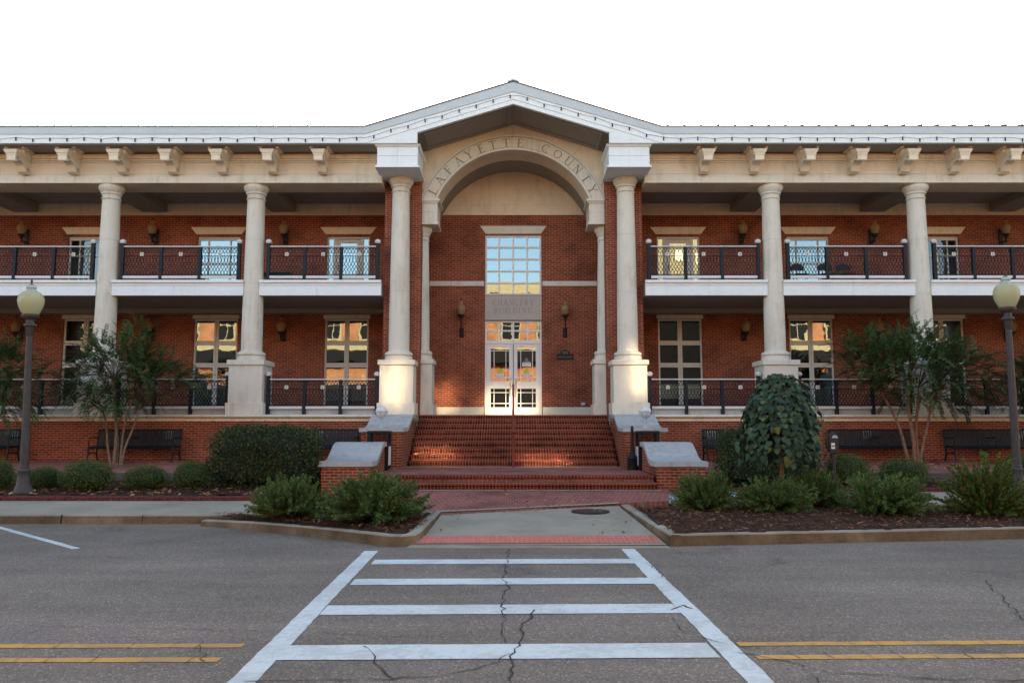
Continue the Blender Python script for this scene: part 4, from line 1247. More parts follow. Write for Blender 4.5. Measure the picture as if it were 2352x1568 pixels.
# ================================================================== STEPS
S = thing('brick_staircase', 'wide flight of red brick steps up to the entrance with a landing', 'steps', (0,18.2,.33))
S.location = (0,0,0)
ZL = .63
n = 9; rise = (ZP-ZL)/n; y0 = 22.3; tread = (24.62-22.3)/(n-1)
for i in range(n):
    b = MB(); zt_ = ZL+rise*(i+1); yf = y0+tread*i
    yb_ = yf+tread if i < n-1 else 24.9
    b.box(-2.78,2.78,yf+.05,24.69 if i<n-1 else 24.9,zt_-rise,zt_-.062)
    b.box(-2.78,2.78,yf,yf+tread+.03 if i<n-1 else 24.9,zt_-.062,zt_)
    b.obj('step', M['stepbrick'], S, bevel=.006)
b = MB(); slab(b, [(-3.11,18.55),(3.11,18.55),(3.11,22.32),(-3.11,22.32)], lambda x,y: ZL+.0, .2); b.obj('landing', M['pave'], S)
b = MB(); b.box(-2.95,2.95,22.2,22.3,.5,ZL+.012); b.obj('border_strip', M['concrete'], S)
for i,(zt_,yf) in enumerate(((ZL+.004,18.5),(.49,18.2))):
    b = MB(); b.box(-3.13,3.13,yf+.055,18.9,zt_-.16,zt_-.06); b.box(-3.13,3.13,yf,yf+.36,zt_-.06,zt_); b.obj('step', M['stepbrick'], S, bevel=.008)
# handrail
hr = thing('handrail', 'single rust red handrail running up the middle of the steps', 'handrail', (0,22.2,ZL))
p = MB(); p.tube([(0,0,0),(0,0,.90)], .03, 10); p.obj('post', M['redrail'], hr)
p = MB(); p.tube([(0,2.55,ZP-ZL),(0,2.55,ZP-ZL+.9)], .03, 10); p.obj('post', M['redrail'], hr)
p = MB(); p.tube([(0,-.12,.80),(0,-.15,.90),(0,0,.93),(0,2.55,ZP-ZL+.9),(0,2.75,ZP-ZL+.9),(0,2.8,ZP-ZL+.8)], .034, 10); p.obj('rail', M['redrail'], hr)

# pedestals flanking the steps
def scurve(ya, yb, za, zb, n=18):      # eased S from (ya, za) to (yb, zb)
    out = []
    for i in range(n+1):
        t = i/n
        out.append((ya+(yb-ya)*t, za+(zb-za)*(t**3*(6*t*t-15*t+10))))
    return out
def cheek(label, x0, x1, yf, yb, zfront, zback, zbase, flat, th=.11):
    t = thing('stair_pedestal', label, 'pedestal', ((x0+x1)/2,(yf+yb)/2,zbase), 0, 'brick pedestals beside the steps')
    ox, oy, oz = (x0+x1)/2, (yf+yb)/2, zbase
    top = [(yf,zfront)]+scurve(yf+flat, yb-flat*.5, zfront, zback)+[(yb,zback)]
    b = MB()
    body = [(yf+.05,zbase-.1),(yb,zbase-.1)]+[(max(yf+.05,min(y,yb)),z-th) for y,z in top[::-1]]
    b.prism([(y-oy,z-oz) for y,z in body], 'x', x0+.055-ox, x1-.055-ox); b.obj('brick_base', M['brick'], t)
    c = MB()
    for (y0_,z0_),(y1_,z1_) in zip(top, top[1:]):
        if y1_-y0_ < 1e-6: continue
        A = (x0-ox, x1-ox)
        vs = [(A[0],y0_-oy,z0_-th-oz),(A[1],y0_-oy,z0_-th-oz),(A[1],y1_-oy,z1_-th-oz),(A[0],y1_-oy,z1_-th-oz),
              (A[0],y0_-oy,z0_-oz),(A[1],y0_-oy,z0_-oz),(A[1],y1_-oy,z1_-oz),(A[0],y1_-oy,z1_-oz)]
        c.add(vs, [(4,5,6,7),(0,3,2,1),(0,4,7,3),(1,2,6,5)], False)
    yF, zF = top[0]; yBk, zBk = top[-1]
    c.add([(x0-ox,yF-oy,zF-th-oz),(x1-ox,yF-oy,zF-th-oz),(x1-ox,yF-oy,zF-oz),(x0-ox,yF-oy,zF-oz)], [(0,1,2,3)])
    c.add([(x0-ox,yBk-oy,zBk-th-oz),(x1-ox,yBk-oy,zBk-th-oz),(x1-ox,yBk-oy,zBk-oz),(x0-ox,yBk-oy,zBk-oz)], [(3,2,1,0)])
    c.sm = [i % 4 < 2 and i < len(c.sm)-2 for i in range(len(c.sm))]; c.obj('stone_cap', M['capstone'], t)
    j = MB(); ym, zm = top[len(top)//2-2]
    j.box(x0-ox,x1-ox,ym-oy-.006,ym-oy+.006,zm-oz-.01,zm-oz+.006); j.obj('cap_joint', M['stone'], t)
    return t
for s, sd in ((-1,'left'),(1,'right')):
    a, b = sorted((s*3.12, s*4.30))
    cheek('front brick pedestal with curved grey stone cap, %s of the lower steps' % sd, a, b, 18.4, 20.55, .94, 1.33, .22, .50)
    a, b = sorted((s*2.80, s*3.94))
    cheek('upper brick pedestal carrying a white globe lamp, %s of the main flight' % sd, a, b, 21.2, 23.84, 1.67, 2.045, ZL, .62, .10)
# globe lamps on the upper pedestals
for s, sd in ((-1,'left'),(1,'right')):
    t = thing('globe_lamp', 'white globe lamp in a wire cage on the %s upper pedestal cap' % sd, 'lamp', (s*3.41,21.42,1.672), 0, 'globe lamps beside the steps')
    b = MB(); b.lathe([(.062,0),(.062,.015),(.05,.03),(.036,.14),(.030,.20),(.045,.215),(.045,.23)], (0,0,0), 18); b.obj('stem', M['zinc'], t)
    gb = MB(); gb.lathe([(.001,.245)]+[(.135*math.sin(a), .38-.135*math.cos(a)) for a in [math.pi*i/16 for i in range(1,16)]]+[(.001,.515)], (0,0,0), 24, caps=False); gb.obj('globe', M['whiteglobe'], t)
    c = MB()
    for k in range(8):
        a0 = k*math.pi/4
        c.tube([(.155*math.sin(p)*math.cos(a0), .155*math.sin(p)*math.sin(a0), .38-.155*math.cos(p)) for p in [.25+i*(math.pi/2-.25)/6 for i in range(7)]], .006, 5)
    c.tube([(.155*math.cos(a),.155*math.sin(a),.38) for a in [2*math.pi*i/24 for i in range(25)]], .008, 5)
    c.obj('wire_cage', M['zinc'], t)
    t.scale = (1.12,1.12,1.10)

# ================================================================== STREET FURNITURE
def trash_bin(label, loc):
    t = thing('litter_bin', label, 'litter bin', loc, 0, 'black litter bins')
    h = .26
    b = MB(); b.box(-h,h,-h,h,0.03,.66); b.box(-h+.02,h-.02,-h+.02,h-.02,0,.03); b.obj('body', M['black'], t, bevel=.012)
    for sx in (-1,1):
        for sy in (-1,1):
            c = MB(); c.box(sx*(h-.035)-.035,sx*(h-.035)+.035,sy*(h-.035)-.035,sy*(h-.035)+.035,.66,.90); c.obj('hood_post', M['black'], t)
    c = MB(); c.box(-h-.01,h+.01,-h-.01,h+.01,.90,.97); c.obj('hood', M['black'], t, bevel=.015)
    c = MB(); c.box(-h+.07,h-.07,-h+.07,h-.07,.5,.66); c.obj('liner', M['iron'], t)
    for s in (-1,1):
        c = MB(); c.box(s*(h+.001),s*(h+.006),-.19,.19,.12,.58); c.obj('side_panel', M['sign_white'], t)
    return t
b1 = trash_bin('black litter bin with white side panel behind the left front pedestal', (-3.36,20.87,ZL))
dup(b1, (3.36,20.87,ZL), 0, 'black open topped litter bin behind the right front pedestal')
ar = thing('ash_bin', 'slender black bottle shaped ash bin standing right of the steps', 'ash bin', (2.98,20.85,ZL))
b = MB(); b.lathe([(.14,0),(.145,.01),(.145,.03),(.13,.04),(.13,.27),(.138,.28),(.138,.30),(.12,.33),(.085,.36),(.06,.40),(.047,.46)], (0,0,0), 20); b.obj('base', M['black'], ar)
b = MB(); b.lathe([(.045,.46),(.036,1.04),(.036,1.07),(.025,1.09),(.001,1.095)], (0,0,0), 16); b.obj('neck', M['black'], ar)

def make_bench(label, loc):
    t = thing('park_bench', label, 'bench', loc, 0, 'dark steel benches along the brick wall')
    hw = 1.19
    def bk(z): return .24+.10*(z-.44)/.45      # backrest lean
    b = MB(); n = 34
    for i in range(n):
        x = -hw+.06+(2*hw-.12)*i/(n-1)
        b.add([(x-.025,bk(.44)-.03,.44),(x+.025,bk(.44)-.03,.44),(x+.025,bk(.87)-.03,.87),(x-.025,bk(.87)-.03,.87),
               (x-.025,bk(.44)-.02,.44),(x+.025,bk(.44)-.02,.44),(x+.025,bk(.87)-.02,.87),(x-.025,bk(.87)-.02,.87)],
              [(0,1,2,3),(7,6,5,4),(3,2,6,7),(0,3,7,4),(1,5,6,2)])
    b.tube([(-hw,bk(.87),.875),(hw,bk(.87),.875)], .024, 8); b.tube([(-hw,bk(.46),.46),(hw,bk(.46),.46)], .016, 6)
    b.obj('backrest', M['bench'], t)
    b = MB()
    for i in range(n):
        x = -hw+.06+(2*hw-.12)*i/(n-1)
        pts = [(x,.22,.435),(x,.05,.415),(x,-.18,.43),(x,-.25,.42),(x,-.27,.39)]
        for (p,q) in zip(pts, pts[1:]):
            b.add([(p[0]-.025,p[1],p[2]),(p[0]+.025,p[1],p[2]),(q[0]+.025,q[1],q[2]),(q[0]-.025,q[1],q[2])], [(0,1,2,3)])
    b.tube([(-hw,-.25,.375),(hw,-.25,.375)], .018, 6); b.tube([(-hw,.2,.40),(hw,.2,.40)], .018, 6)
    b.obj('seat', M['bench'], t)
    for x in (-hw+.02, 0, hw-.02):
        a = MB()
        a.tube([(x,bk(.66),.66),(x,.1,.665),(x,-.16,.665),(x,-.235,.64),(x,-.25,.58),(x,-.235,.42)], .017, 7)
        a.obj('armrest', M['bench'], t)
    for x in (-hw+.02, hw-.02):
        a = MB()
        a.tube([(x,-.30,0),(x,-.26,.2),(x,-.24,.42)], .024, 7); a.tube([(x,bk(.90),.90),(x,bk(.44),.44),(x,.22,.2),(x,.30,0)], .024, 7)
        a.tube([(x,-.25,.2),(x,-.02,.26),(x,.22,.2)], .016, 6); a.tube([(x,-.24,.40),(x,.22,.42)], .02, 6)
        a.obj('leg_frame', M['bench'], t)
    return t
bxs = [(309,'dark slatted bench behind the left crepe myrtle'),(-66,'bench cut off by the left edge of the picture'),
       (722,'bench between the clipped hedge and the left steps'),(1716,'bench half hidden by the weeping heart leaved tree'),
       (2011,'bench behind the parking meter and the right crepe myrtle'),(2277,'bench behind the right street lamp')]
bench0 = None
for xv, lab in bxs:
    Yb = 23.28; z = zt(0,Yb); x = xat(xv, Yb, z+.5)
    if bench0 is None: bench0 = make_bench(lab, (x,Yb,z))
    else: dup(bench0, (x,Yb,z), 0, lab)
# plaques on the terrace wall
for xv, lab in ((36,'white plaque beside the bench at the left picture edge'),(387,'white plaque above the bench behind the left tree'),
                (734,'white plaque behind the bench beside the clipped hedge'),(1634,'white plaque above the bench by the weeping tree'),
                (1990,'white plaque above the bench behind the parking meter'),(2346,'white plaque by the right street lamp')):
    z1 = 1.63; x = xat(xv, 23.84, 1.5)
    t = thing('wall_plaque', lab, 'plaque', (x,23.845,z1-.28), 0, 'white plaques on the terrace wall')
    b = MB(); b.box(-.125,.125,-.02,.004,0,.27); b.obj('plate', M['stone'], t, bevel=.005)
    b = MB(); b.prism(star_poly(0,.155,.07), 'y', -.026, -.0205); b.box(-.09,.09,-.024,-.0205,.035,.05); b.obj('relief', M['panelstone'], t)

def street_lamp(label, loc):
    t = thing('street_lamp', label, 'street lamp', loc, 0, 'acorn street lamps')
    b = MB(); b.lathe([(.215,0),(.215,.03),(.195,.05),(.165,.10),(.135,.20),(.115,.32),(.108,.44),(.118,.455),(.118,.475),(.10,.49),(.095,.52),(.102,.535),(.088,.56)], (0,0,0), 28); b.obj('base', M['lamppost'], t)
    b = MB()
    vs, fs = [], []; n = 32; zs2 = [.56,1.2,2.0,2.8,3.27]
    for z in zs2:
        r0 = .084-.022*(z-.55)/2.72
        for k in range(n):
            rr = r0*(1.0 if k%2 else .93); a = 2*math.pi*k/n
            vs.append((rr*math.cos(a), rr*math.sin(a), z))
    for j in range(len(zs2)-1):
        for k in range(n): fs.append((j*n+k,j*n+(k+1)%n,(j+1)*n+(k+1)%n,(j+1)*n+k))
    b.add(vs, fs); b.lathe([(.066,3.27),(.075,3.28),(.078,3.44),(.085,3.45),(.125,3.475),(.12,3.50),(.080,3.535),(.075,3.60),(.10,3.62),(.165,3.66),(.172,3.68),(.172,3.71),(.155,3.72)], (0,0,0), 28)
    b.obj('pole', M['lamppost'], t)
    b = MB(); b.lathe([(.145,3.72),(.165,3.745),(.20,3.81),(.238,3.90),(.255,3.99),(.250,4.06),(.222,4.13),(.182,4.175),(.15,4.195)], (0,0,0), 32); b.obj('globe', M['lampglobe'], t)
    b = MB(); b.lathe([(.165,4.185),(.12,4.21),(.092,4.235),(.082,4.26),(.086,4.27),(.100,4.28),(.100,4.295),(.075,4.32),(.055,4.345)], (0,0,0), 24); b.obj('crown', M['lampcrown'], t)
    b = MB(); b.lathe([(.057,4.34),(.046,4.36),(.016,4.37),(.013,4.385),(.023,4.41),(.025,4.43),(.014,4.455),(.001,4.465)], (0,0,0), 14); b.obj('finial', M['lamppost'], t)
    return t
L1 = street_lamp('grey acorn street lamp left, standing among the low box shrubs', (xat(52,17.25,.35),17.25,.34))
L1.rotation_euler = (0, R(-1.0), 0)
dup(L1, (xat(2338,17.4,.35),17.4,.34), 0, 'grey acorn street lamp right, behind the big yew shrub', (1,1,1.045))

pm = thing('parking_meter', 'grey parking meter with yellow and white sticker on a slim post', 'parking meter', (xat(1917,18.95,.25),18.95,.26))
b = MB(); b.lathe([(.13,0),(.13,.03),(.10,.06),(.09,.12),(.045,.15)], (0,0,0), 18); b.obj('foot', M['iron'], pm)
b = MB(); b.lathe([(.042,.13),(.042,.84)], (0,0,0), 14); b.obj('post', M['iron'], pm)
b = MB()
b.prism([(-.09,.84),(.09,.84),(.10,.9),(.105,1.10)]+[(.105*math.cos(a), 1.16+.16*math.sin(a)) for a in [math.pi*i/10 for i in range(11)]]+[(-.105,1.10),(-.10,.9)], 'y', -.075, .075)
b.obj('head', M['iron'], pm, bevel=.02)
b = MB(); b.box(-.07,.01,-.084,-.076,.95,1.08); b.obj('sticker', M['sign_white'], pm)
b = MB(); b.box(-.066,.006,-.087,-.0845,.99,1.03); b.obj('sticker_band', M['gold'], pm)
b = MB(); b.prism([(.07*math.cos(a)+.02, 1.19+.07*math.sin(a)) for a in [math.pi*i/10 for i in range(11)]], 'y', -.084, -.076); b.obj('dial', M['zinc'], pm)

# wall lamps
def wall_lamp(label, x, z, low):
    t = thing('wall_lamp', label, 'wall lamp', (x,YW,z), 0, 'acorn wall lamps')
    yo = -.34
    p = MB()
    if low: p.box(-.055,.055,-.05,-.001,-.82,-.56); p.box(-.075,.075,-.025,-.001,-.86,-.54)
    else: p.box(-.07,.07,-.05,-.001,-.42,.10)
    p.obj('wall_plate', M['black'], t, bevel=.01)
    a = MB(); zb_ = -.70 if low else -.34
    a.tube([(0,-.04,zb_),(0,yo*.5,zb_-.03),(0,yo*.92,zb_-.01),(0,yo,zb_+.06),(0,yo,-.22)], .026, 8)
    a.lathe([(.02,zb_-.10),(.03,zb_-.06),(.018,zb_-.03)], (0,yo,0), 10)
    a.obj('arm', M['black'], t)
    c = MB(); c.lathe([(.03,-.30),(.045,-.28),(.05,-.24),(.085,-.22),(.10,-.19),(.10,-.165),(.112,-.155),(.112,-.14),(.10,-.13)], (0,yo,0), 20); c.obj('cup', M['black'], t)
    gb = MB(); gb.lathe([(.095,-.13),(.125,-.06),(.155,.02),(.16,.07),(.148,.12),(.12,.17),(.085,.20)], (0,yo,0), 24); gb.obj('globe', M['amber'], t)
    k = MB(); k.lathe([(.088,.195),(.062,.23),(.052,.26),(.066,.275),(.064,.29),(.03,.33)], (0,yo,0), 18); k.obj('crown', M['amber'], t)
    k = MB(); k.lathe([(.03,.325),(.02,.34),(.012,.36),(.02,.385),(.012,.41),(.001,.42)], (0,yo,0), 12); k.obj('finial', M['black'], t)
    return t
for s, sd in ((-1,'left'),(1,'right')):
    wall_lamp('amber acorn wall lamp on a long stem %s of the entrance door' % sd, s*1.72, zat(713,27.06), True)
    for i, (cx, w_) in enumerate(((7.66,'between the first and second window'),(12.05,'between the second and third window'),(16.42,'at the %s picture edge' % sd))):
        wall_lamp('upstairs amber wall lamp on the %s wing, %s' % (sd, w_), s*cx, zat(528,27.06), False)
        wall_lamp('ground floor amber wall lamp on the %s wing, %s' % (sd, w_), s*cx, zat(752,27.06), False)

# house number plaque, outlet box
t = thing('number_plaque', 'black arched house number plaque on the brick right of the door', 'plaque', (xat(1298,YW,3.8),YW,zat(826,YW)))
ph = zat(803,YW)-zat(826,YW)
b = MB(); b.prism([(-.285,0),(.285,0),(.285,ph*.52),(.19,ph*.54)]+[(.165*math.cos(a),ph*.56+ph*.44*math.sin(a)) for a in [math.pi*i/14 for i in range(15)]]+[(-.19,ph*.54),(-.285,ph*.52)], 'y', -.03, -.001)
b.obj('plate', M['rail'], t)
for tx, sz, zz in (('300',.13,ph*.58),('NORTH LAMAR',.068,ph*.2)):
    text_mesh('number_text', tx, sz, 0, -.034, zz, M['letter'], t)
t = thing('outlet_box', 'small grey outlet box low on the brick wall right of the door', 'outlet box', (xat(1339,YW,2.5),YW,zat(928,YW)))
b = MB(); b.box(-.06,.06,-.05,-.001,-.05,.05); b.obj('box', M['zinc'], t, bevel=.006)
b = MB(); b.prism([(-.05,-.05),(-.052,.055),(-.085,-.03)], 'x', -.065, .065); b.obj('cover', M['zinc'], t)

# chairs and table upstairs
def chair(label, loc, rz):
    t = thing('folding_chair', label, 'chair', loc, rz, 'folding chairs on the right balcony')
    b = MB()
    pts = [(-.22,.0,.62)]+[(.22*math.sin(a)*1.0, .03, .68+.17*math.cos(a)) for a in [-math.pi/2+math.pi*i/12 for i in range(13)]]+[(.22,.0,.62)]
    b.prism([(x,z) for x,_,z in pts], 'y', .17, .185); b.obj('backrest', M['black'], t)
    b = MB(); b.prism([(-.22,-.22),(.22,-.22),(.20,.18),(-.20,.18)], 'z', .44, .465); b.obj('seat', M['black'], t, bevel=.008)
    for s in (-1,1):
        b = MB(); b.tube([(s*.225,-.24,0),(s*.225,.02,.45),(s*.22,.18,.82)], .012, 6); b.obj('leg', M['black'], t)
        b = MB(); b.tube([(s*.20,.30,0),(s*.20,-.10,.44)], .012, 6); b.obj('leg', M['black'], t)
    return t
for xv, lab, rz in ((1832,'leftmost black folding chair on the right balcony, turned a little',.12),(1893,'middle black folding chair, partly behind a railing post',.05),(1936,'rightmost folding chair, in front of bare brick',-.03)):
    chair(lab, (xat(xv,25.9,6.6),25.75,ZB+.002), rz)
t = thing('side_table', 'low black table behind the upstairs railing left of the entrance', 'table', (xat(640,25.9,6.5),25.9,ZB+.002))
b = MB(); b.box(-.5,.42,-.25,.25,.47,.53); b.obj('tabletop', M['black'], t, bevel=.01)
for sx in (-.45,.37):
    for sy in (-.2,.2):
        b = MB(); b.box(sx-.02,sx+.02,sy-.02,sy+.02,0,.47); b.obj('leg', M['black'], t)

# string of bulbs along the eave
SLT = thing('string_light', 'string of small dark bulbs strung along the white eave and gable', 'string lights', (0,YE-.02,9.9))
SLT.location = (0,0,0)
def eave_z(x):
    ax = abs(x)
    return 9.90 if ax > 4.3 else 9.90+(4.3-ax)*.305
pts = []; bulbs = []
x = -19.2; k = 0
while x <= 19.2:
    z = eave_z(x)+(.03 if k%2==0 else .0)+rnd.uniform(-.015,.015)
    bulbs.append((x,z)); pts.append((x,YE-.012,z+.02))
    pts.append((x+.245,YE-.012,(eave_z(x+.245)+.025)-.005+.02))
    x += .49; k += 1
b = MB(); b.tube(pts, .0045, 4, False); b.obj('wire', M['lamppost'], SLT)
for i, (x, z) in enumerate(bulbs):
    b = MB(); b.lathe([(.012,.03),(.018,.02),(.018,-.015),(.013,-.02),(.020,-.045),(.014,-.07),(.001,-.078)], (x,YE-.02,z), 7); b.obj('bulb', M['black'], SLT)

# ================================================================== PLANTS
def leafquad(mb, p, d, n, L, W, fold=.15):
    d = d.normalized(); s = d.cross(n)
    if s.length < 1e-4: s = d.orthogonal()
    s.normalize(); u = s.cross(d)
    a = p; b = p+d*L*.45+s*W/2+u*W*fold; c = p+d*L; e = p+d*L*.45-s*W/2+u*W*fold
    mb.add([a,b,c,e], [(0,1,2),(0,2,3)])
def rv(r):
    while True:
        v = Vector((r.uniform(-1,1),r.uniform(-1,1),r.uniform(-1,1)))
        if .01 < v.length < 1: return v.normalized()
def crepe_myrtle(label, base, lobes, stems, seed, bark, nspray, red=False):
    r = random.Random(seed)
    t = thing('crepe_myrtle', label, 'tree', base, 0, 'crepe myrtles on the terrace')
    tb = MB(); nodes = []
    for (bx,by,tx,ty,h,rad) in stems:
        pts, rs = [], []
        for i in range(9):
            f = i/8
            wob = .03*math.sin(f*7+bx*20)
            p = Vector((bx+(tx-bx)*(f**1.35)+wob, by+(ty-by)*(f**1.2), h*f-.04))
            pts.append(p); rs.append(rad*.80*(1-.45*f))
            if f > .55: nodes.append((p, rad*.45))
        tb.tube(pts, rs, 9)
    tb.obj('trunk', bark, t)
    bb = MB(); lf = MB()
    tot = sum(l[6] for l in lobes)
    for (cx,cy,cz,rx,ry,rz,wt) in lobes:
        for _ in range(int(nspray*wt/tot)):
            v = rv(r); v *= r.uniform(.35,1.0)**.5
            q = Vector((cx+v.x*rx, cy+v.y*ry, cz+v.z*rz))
            st, rad = min(nodes, key=lambda nn: (nn[0]-q).length+r.uniform(0,.5))
            L = (q-st).length
            out = (q-st).normalized()
            mid = st.lerp(q,.5)+Vector((0,0,.12*L))
            if r.random() < .14: bb.tube([st,mid,q], [rad*.35+.004,.008,.004], 5)
            # arching spray with paired leaves
            sl = r.uniform(.45,.85); d = (out*.8+Vector((r.uniform(-.6,.6),r.uniform(-.6,.6),r.uniform(-.45,.45)))).normalized()
            p = q.copy(); pl = [p.copy()]
            m_ = int(sl/.047)
            for i in range(m_):
                d = (d+Vector((0,0,-.065))).normalized()
                p = p+d*.047
                pl.append(p.copy())
                side = d.cross(Vector((0,0,1)))
                if side.length < .1: side = Vector((1,0,0))
                side.normalize()
                up = side.cross(d)
                sc = 1-.45*(i/m_)
                for sg in (-1,1):
                    if r.random() < .12: continue
                    ld = side*sg+d*.60+up*r.uniform(-.15,.20)
                    leafquad(lf, p, ld, (up+rv(r)*.22).normalized(), r.uniform(.090,.125)*sc, r.uniform(.044,.058)*sc)
            bb.tube([pl[0],pl[len(pl)//2],pl[-1]], [.004,.003,.002], 4)
    bb.obj('branches', M['twig'], t)
    lf.obj('crown', M['crepe'], t)
    return t
zt_l = zt(0,22.6)
xl_ = xat(268,22.6,zt_l)
crepe_myrtle('many stemmed crepe myrtle with pale bark in front of the left bench', (xl_,22.6,zt_l),
    [(-.15,0,2.25,1.35,1.0,.85,30),(.35,0,3.1,.45,.45,.65,9),(-.95,0,2.1,.8,.7,.55,12),(1.25,-.1,2.25,1.0,.7,.42,14),(-.55,0,2.95,.5,.45,.40,6),(.75,0,2.6,.55,.5,.45,6)],
    [(-.18,0,-.55,.1,1.6,.045),(-.06,.02,-.12,-.1,2.3,.062),(.06,0,.30,.1,2.0,.05),(.16,-.02,.62,-.05,1.7,.045),(-.02,.05,-.3,.3,1.9,.035)], 11, M['bark'], 620)
zt_r = zt(0,22.6)
xr_ = xat(2100,22.6,zt_r)
crepe_myrtle('wide crepe myrtle with reddish stems in front of the right benches', (xr_,22.6,zt_r),
    [(.1,0,2.45,1.5,1.1,.85,32),(-.95,0,2.75,.95,.8,.75,16),(.1,0,3.15,.75,.6,.5,10),(1.35,-.1,2.3,.95,.8,.85,18),(-1.3,0,3.05,.55,.45,.42,6),(.95,0,2.85,.7,.5,.5,9)],
    [(-.12,0,-.75,.1,2.0,.06),(.0,.02,-.15,-.1,2.3,.075),(.08,0,.25,.15,2.1,.065),(.18,-.02,.60,-.05,2.0,.055)], 23, M['redbark'], 860, True)
crepe_myrtle('crepe myrtle branches reaching in at the left picture edge', (xat(-90,22.2,.8),22.2,zt(0,22.2)),
    [(.2,0,2.5,1.5,.9,.75,30),(1.15,0,2.35,.85,.6,.7,16),(1.0,0,1.6,.8,.5,.35,8)],
    [(-.1,0,-.4,.1,1.9,.06),(.1,0,.5,0,2.0,.06)], 31, M['bark'], 420)
crepe_myrtle('crepe myrtle branches at the right picture edge behind the lamp', (xat(2480,22.2,.8),22.2,zt(0,22.2)),
    [(-.2,0,2.4,1.4,.9,.75,24),(-1.15,0,2.15,.6,.6,.75,14)],
    [(-.1,0,-.5,.1,1.9,.06),(.1,0,.5,0,2.0,.06)], 37, M['redbark'], 380)

def shoots(seed, n, rad, h, leaf_l, leaf_w, elev=(8,75), step=.022, frac=.3, droop=.012):
    r = random.Random(seed); lf = MB(); bb = MB()
    for k in range(n):
        az = r.uniform(0,2*math.pi); el = R(r.uniform(*elev))
        reach = Vector((math.cos(az)*rad, math.sin(az)*rad, h))
        d = Vector((math.cos(az)*math.cos(el)*rad, math.sin(az)*math.cos(el)*rad, math.sin(el)*h*1.05))
        L = d.length*r.uniform(.55,1.0); d.normalize()
        p = Vector((math.cos(az)*rad*.1*r.random(), math.sin(az)*rad*.1*r.random(), .02)); st = p.copy()
        m_ = int(L/step); mid = None
        for i in range(m_):
            d = (d+Vector((r.uniform(-.05,.05),r.uniform(-.05,.05),r.uniform(-.03,.04)-droop*.4))).normalized()
            p = p+d*step
            if i == m_//2: mid = p.copy()
            if i/m_ < frac: continue
            tipf = 1-.5*max(0,(i/m_-.7)/.3)
            for _ in range(3):
                s_ = rv(r); s_ = (s_-d*s_.dot(d))
                if s_.length < .1: continue
                s_.normalize()
                leafquad(lf, p+s_*.004, d*1.0+s_*r.uniform(.45,1.0)+Vector((0,0,.12)), rv(r), leaf_l*tipf*r.uniform(.6,1.25), leaf_w*r.uniform(.7,1.2), .05)
        if mid: bb.tube([st,mid,p], [.012,.007,.003], 4)
    return lf, bb
JM = []
for sd in (3,4,5):
    lf, bb = shoots(sd, 300, .92, .82, .10, .021)
    JM.append((lf, bb))
def juniper(label, xv, Y, zb, w, h, var, rz, mat='juniper', grp='spreading junipers in the street beds'):
    t = thing('juniper_bush', label, 'shrub', (xat(xv,Y,zb+.3),Y,zb-.02), rz, grp)
    lf, bb = JM[var]
    a = bb.obj('branches', M['redbark'], t); b = lf.obj('foliage', M[mat], t)
    for o in (a,b): o.scale = (w/1.55,w/1.55,h/.78)
    return t
juniper('left one of the two junipers in the left planting triangle', 668, 14.35, .18, 1.32, .70, 0, .3)
juniper('larger juniper by the concrete ramp in the left planting triangle', 858, 13.9, .18, 1.85, .76, 1, 1.1)
juniper('small juniper in front of the right front pedestal', 1618, 15.3, .19, 1.15, .74, 2, .8)
juniper('juniper spreading under the weeping heart leaved tree', 1780, 15.05, .2, 1.45, .62, 0, 2.2)
juniper('juniper behind and right of the weeping tree, near the parking meter', 1872, 15.9, .2, 1.2, .70, 1, 4.0)
juniper('juniper in the right island left of the big yew', 2030, 14.6, .2, 1.52, .74, 2, 3.3)
lf, bb = shoots(9, 230, 1.0, 1.05, .062, .026, (5,80), .02, .25)
t = thing('yew_bush', 'big bright green yew shrub at the right edge of the island', 'shrub', (xat(2268,14.5,.6),14.5,.18))
a = bb.obj('branches', M['redbark'], t); b = lf.obj('foliage', M['yew'], t)
for o in (a,b): o.scale = (1.0,.95,1.02)

def clipped(seed, rx, ry, rz, n, ll, lw, sq=2.0, flatz=False):
    r = random.Random(seed); lf = MB()
    core = MB()
    def surf(v, k=1.0):
        e = (abs(v.x)**sq+abs(v.y)**sq+abs(v.z)**sq)**(1/sq)
        nzv = 1+.17*mnoise.noise(Vector((v.x*2.1+seed, v.y*2.1, v.z*2.1)))+.09*mnoise.noise(v*5.5+Vector((seed,0,0)))
        q = v/e*k*nzv
        return Vector((q.x*rx,q.y*ry,q.z*rz+rz*.92))
    for k in range(n):
        v = rv(r)
        q = surf(v, r.uniform(.82,1.04) if r.random() < .8 else r.uniform(.85,1.12))
        if q.z < .02: continue
        d = (v*.7+rv(r)+Vector((0,0,.35))).normalized()
        leafquad(lf, q, d, (v+rv(r)*.7).normalized(), ll*r.uniform(.6,1.25), lw*r.uniform(.7,1.2))
    vs, fs = [], []; nu, nv = 18, 10
    for j in range(nv+1):
        for i in range(nu):
            th, ph = math.pi*j/nv, 2*math.pi*i/nu
            q = surf(Vector((math.sin(th)*math.cos(ph),math.sin(th)*math.sin(ph),math.cos(th))), .80)
            vs.append((q.x,q.y,max(.0,q.z)))
    for j in range(nv):
        for i in range(nu): fs.append((j*nu+i,(j+1)*nu+i,(j+1)*nu+(i+1)%nu,j*nu+(i+1)%nu))
    core.add(vs, fs, True)
    return lf, core
def bush(name, label, cat, loc, geo, mat, grp=None, sc=(1,1,1), rz=0):
    t = thing(name, label, cat, loc, rz, grp)
    lf, core = geo
    a = core.obj('inner_core', M[mat+'_core'], t); b = lf.obj('foliage', M[mat], t)  # added dark inner shell blocks the view through the leaves
    for o in (a,b): o.scale = sc
    return t
M['box_core'] = plain('box_inner_core', (0.022,0.030,0.014), 0.9, var=.4, scale=30)
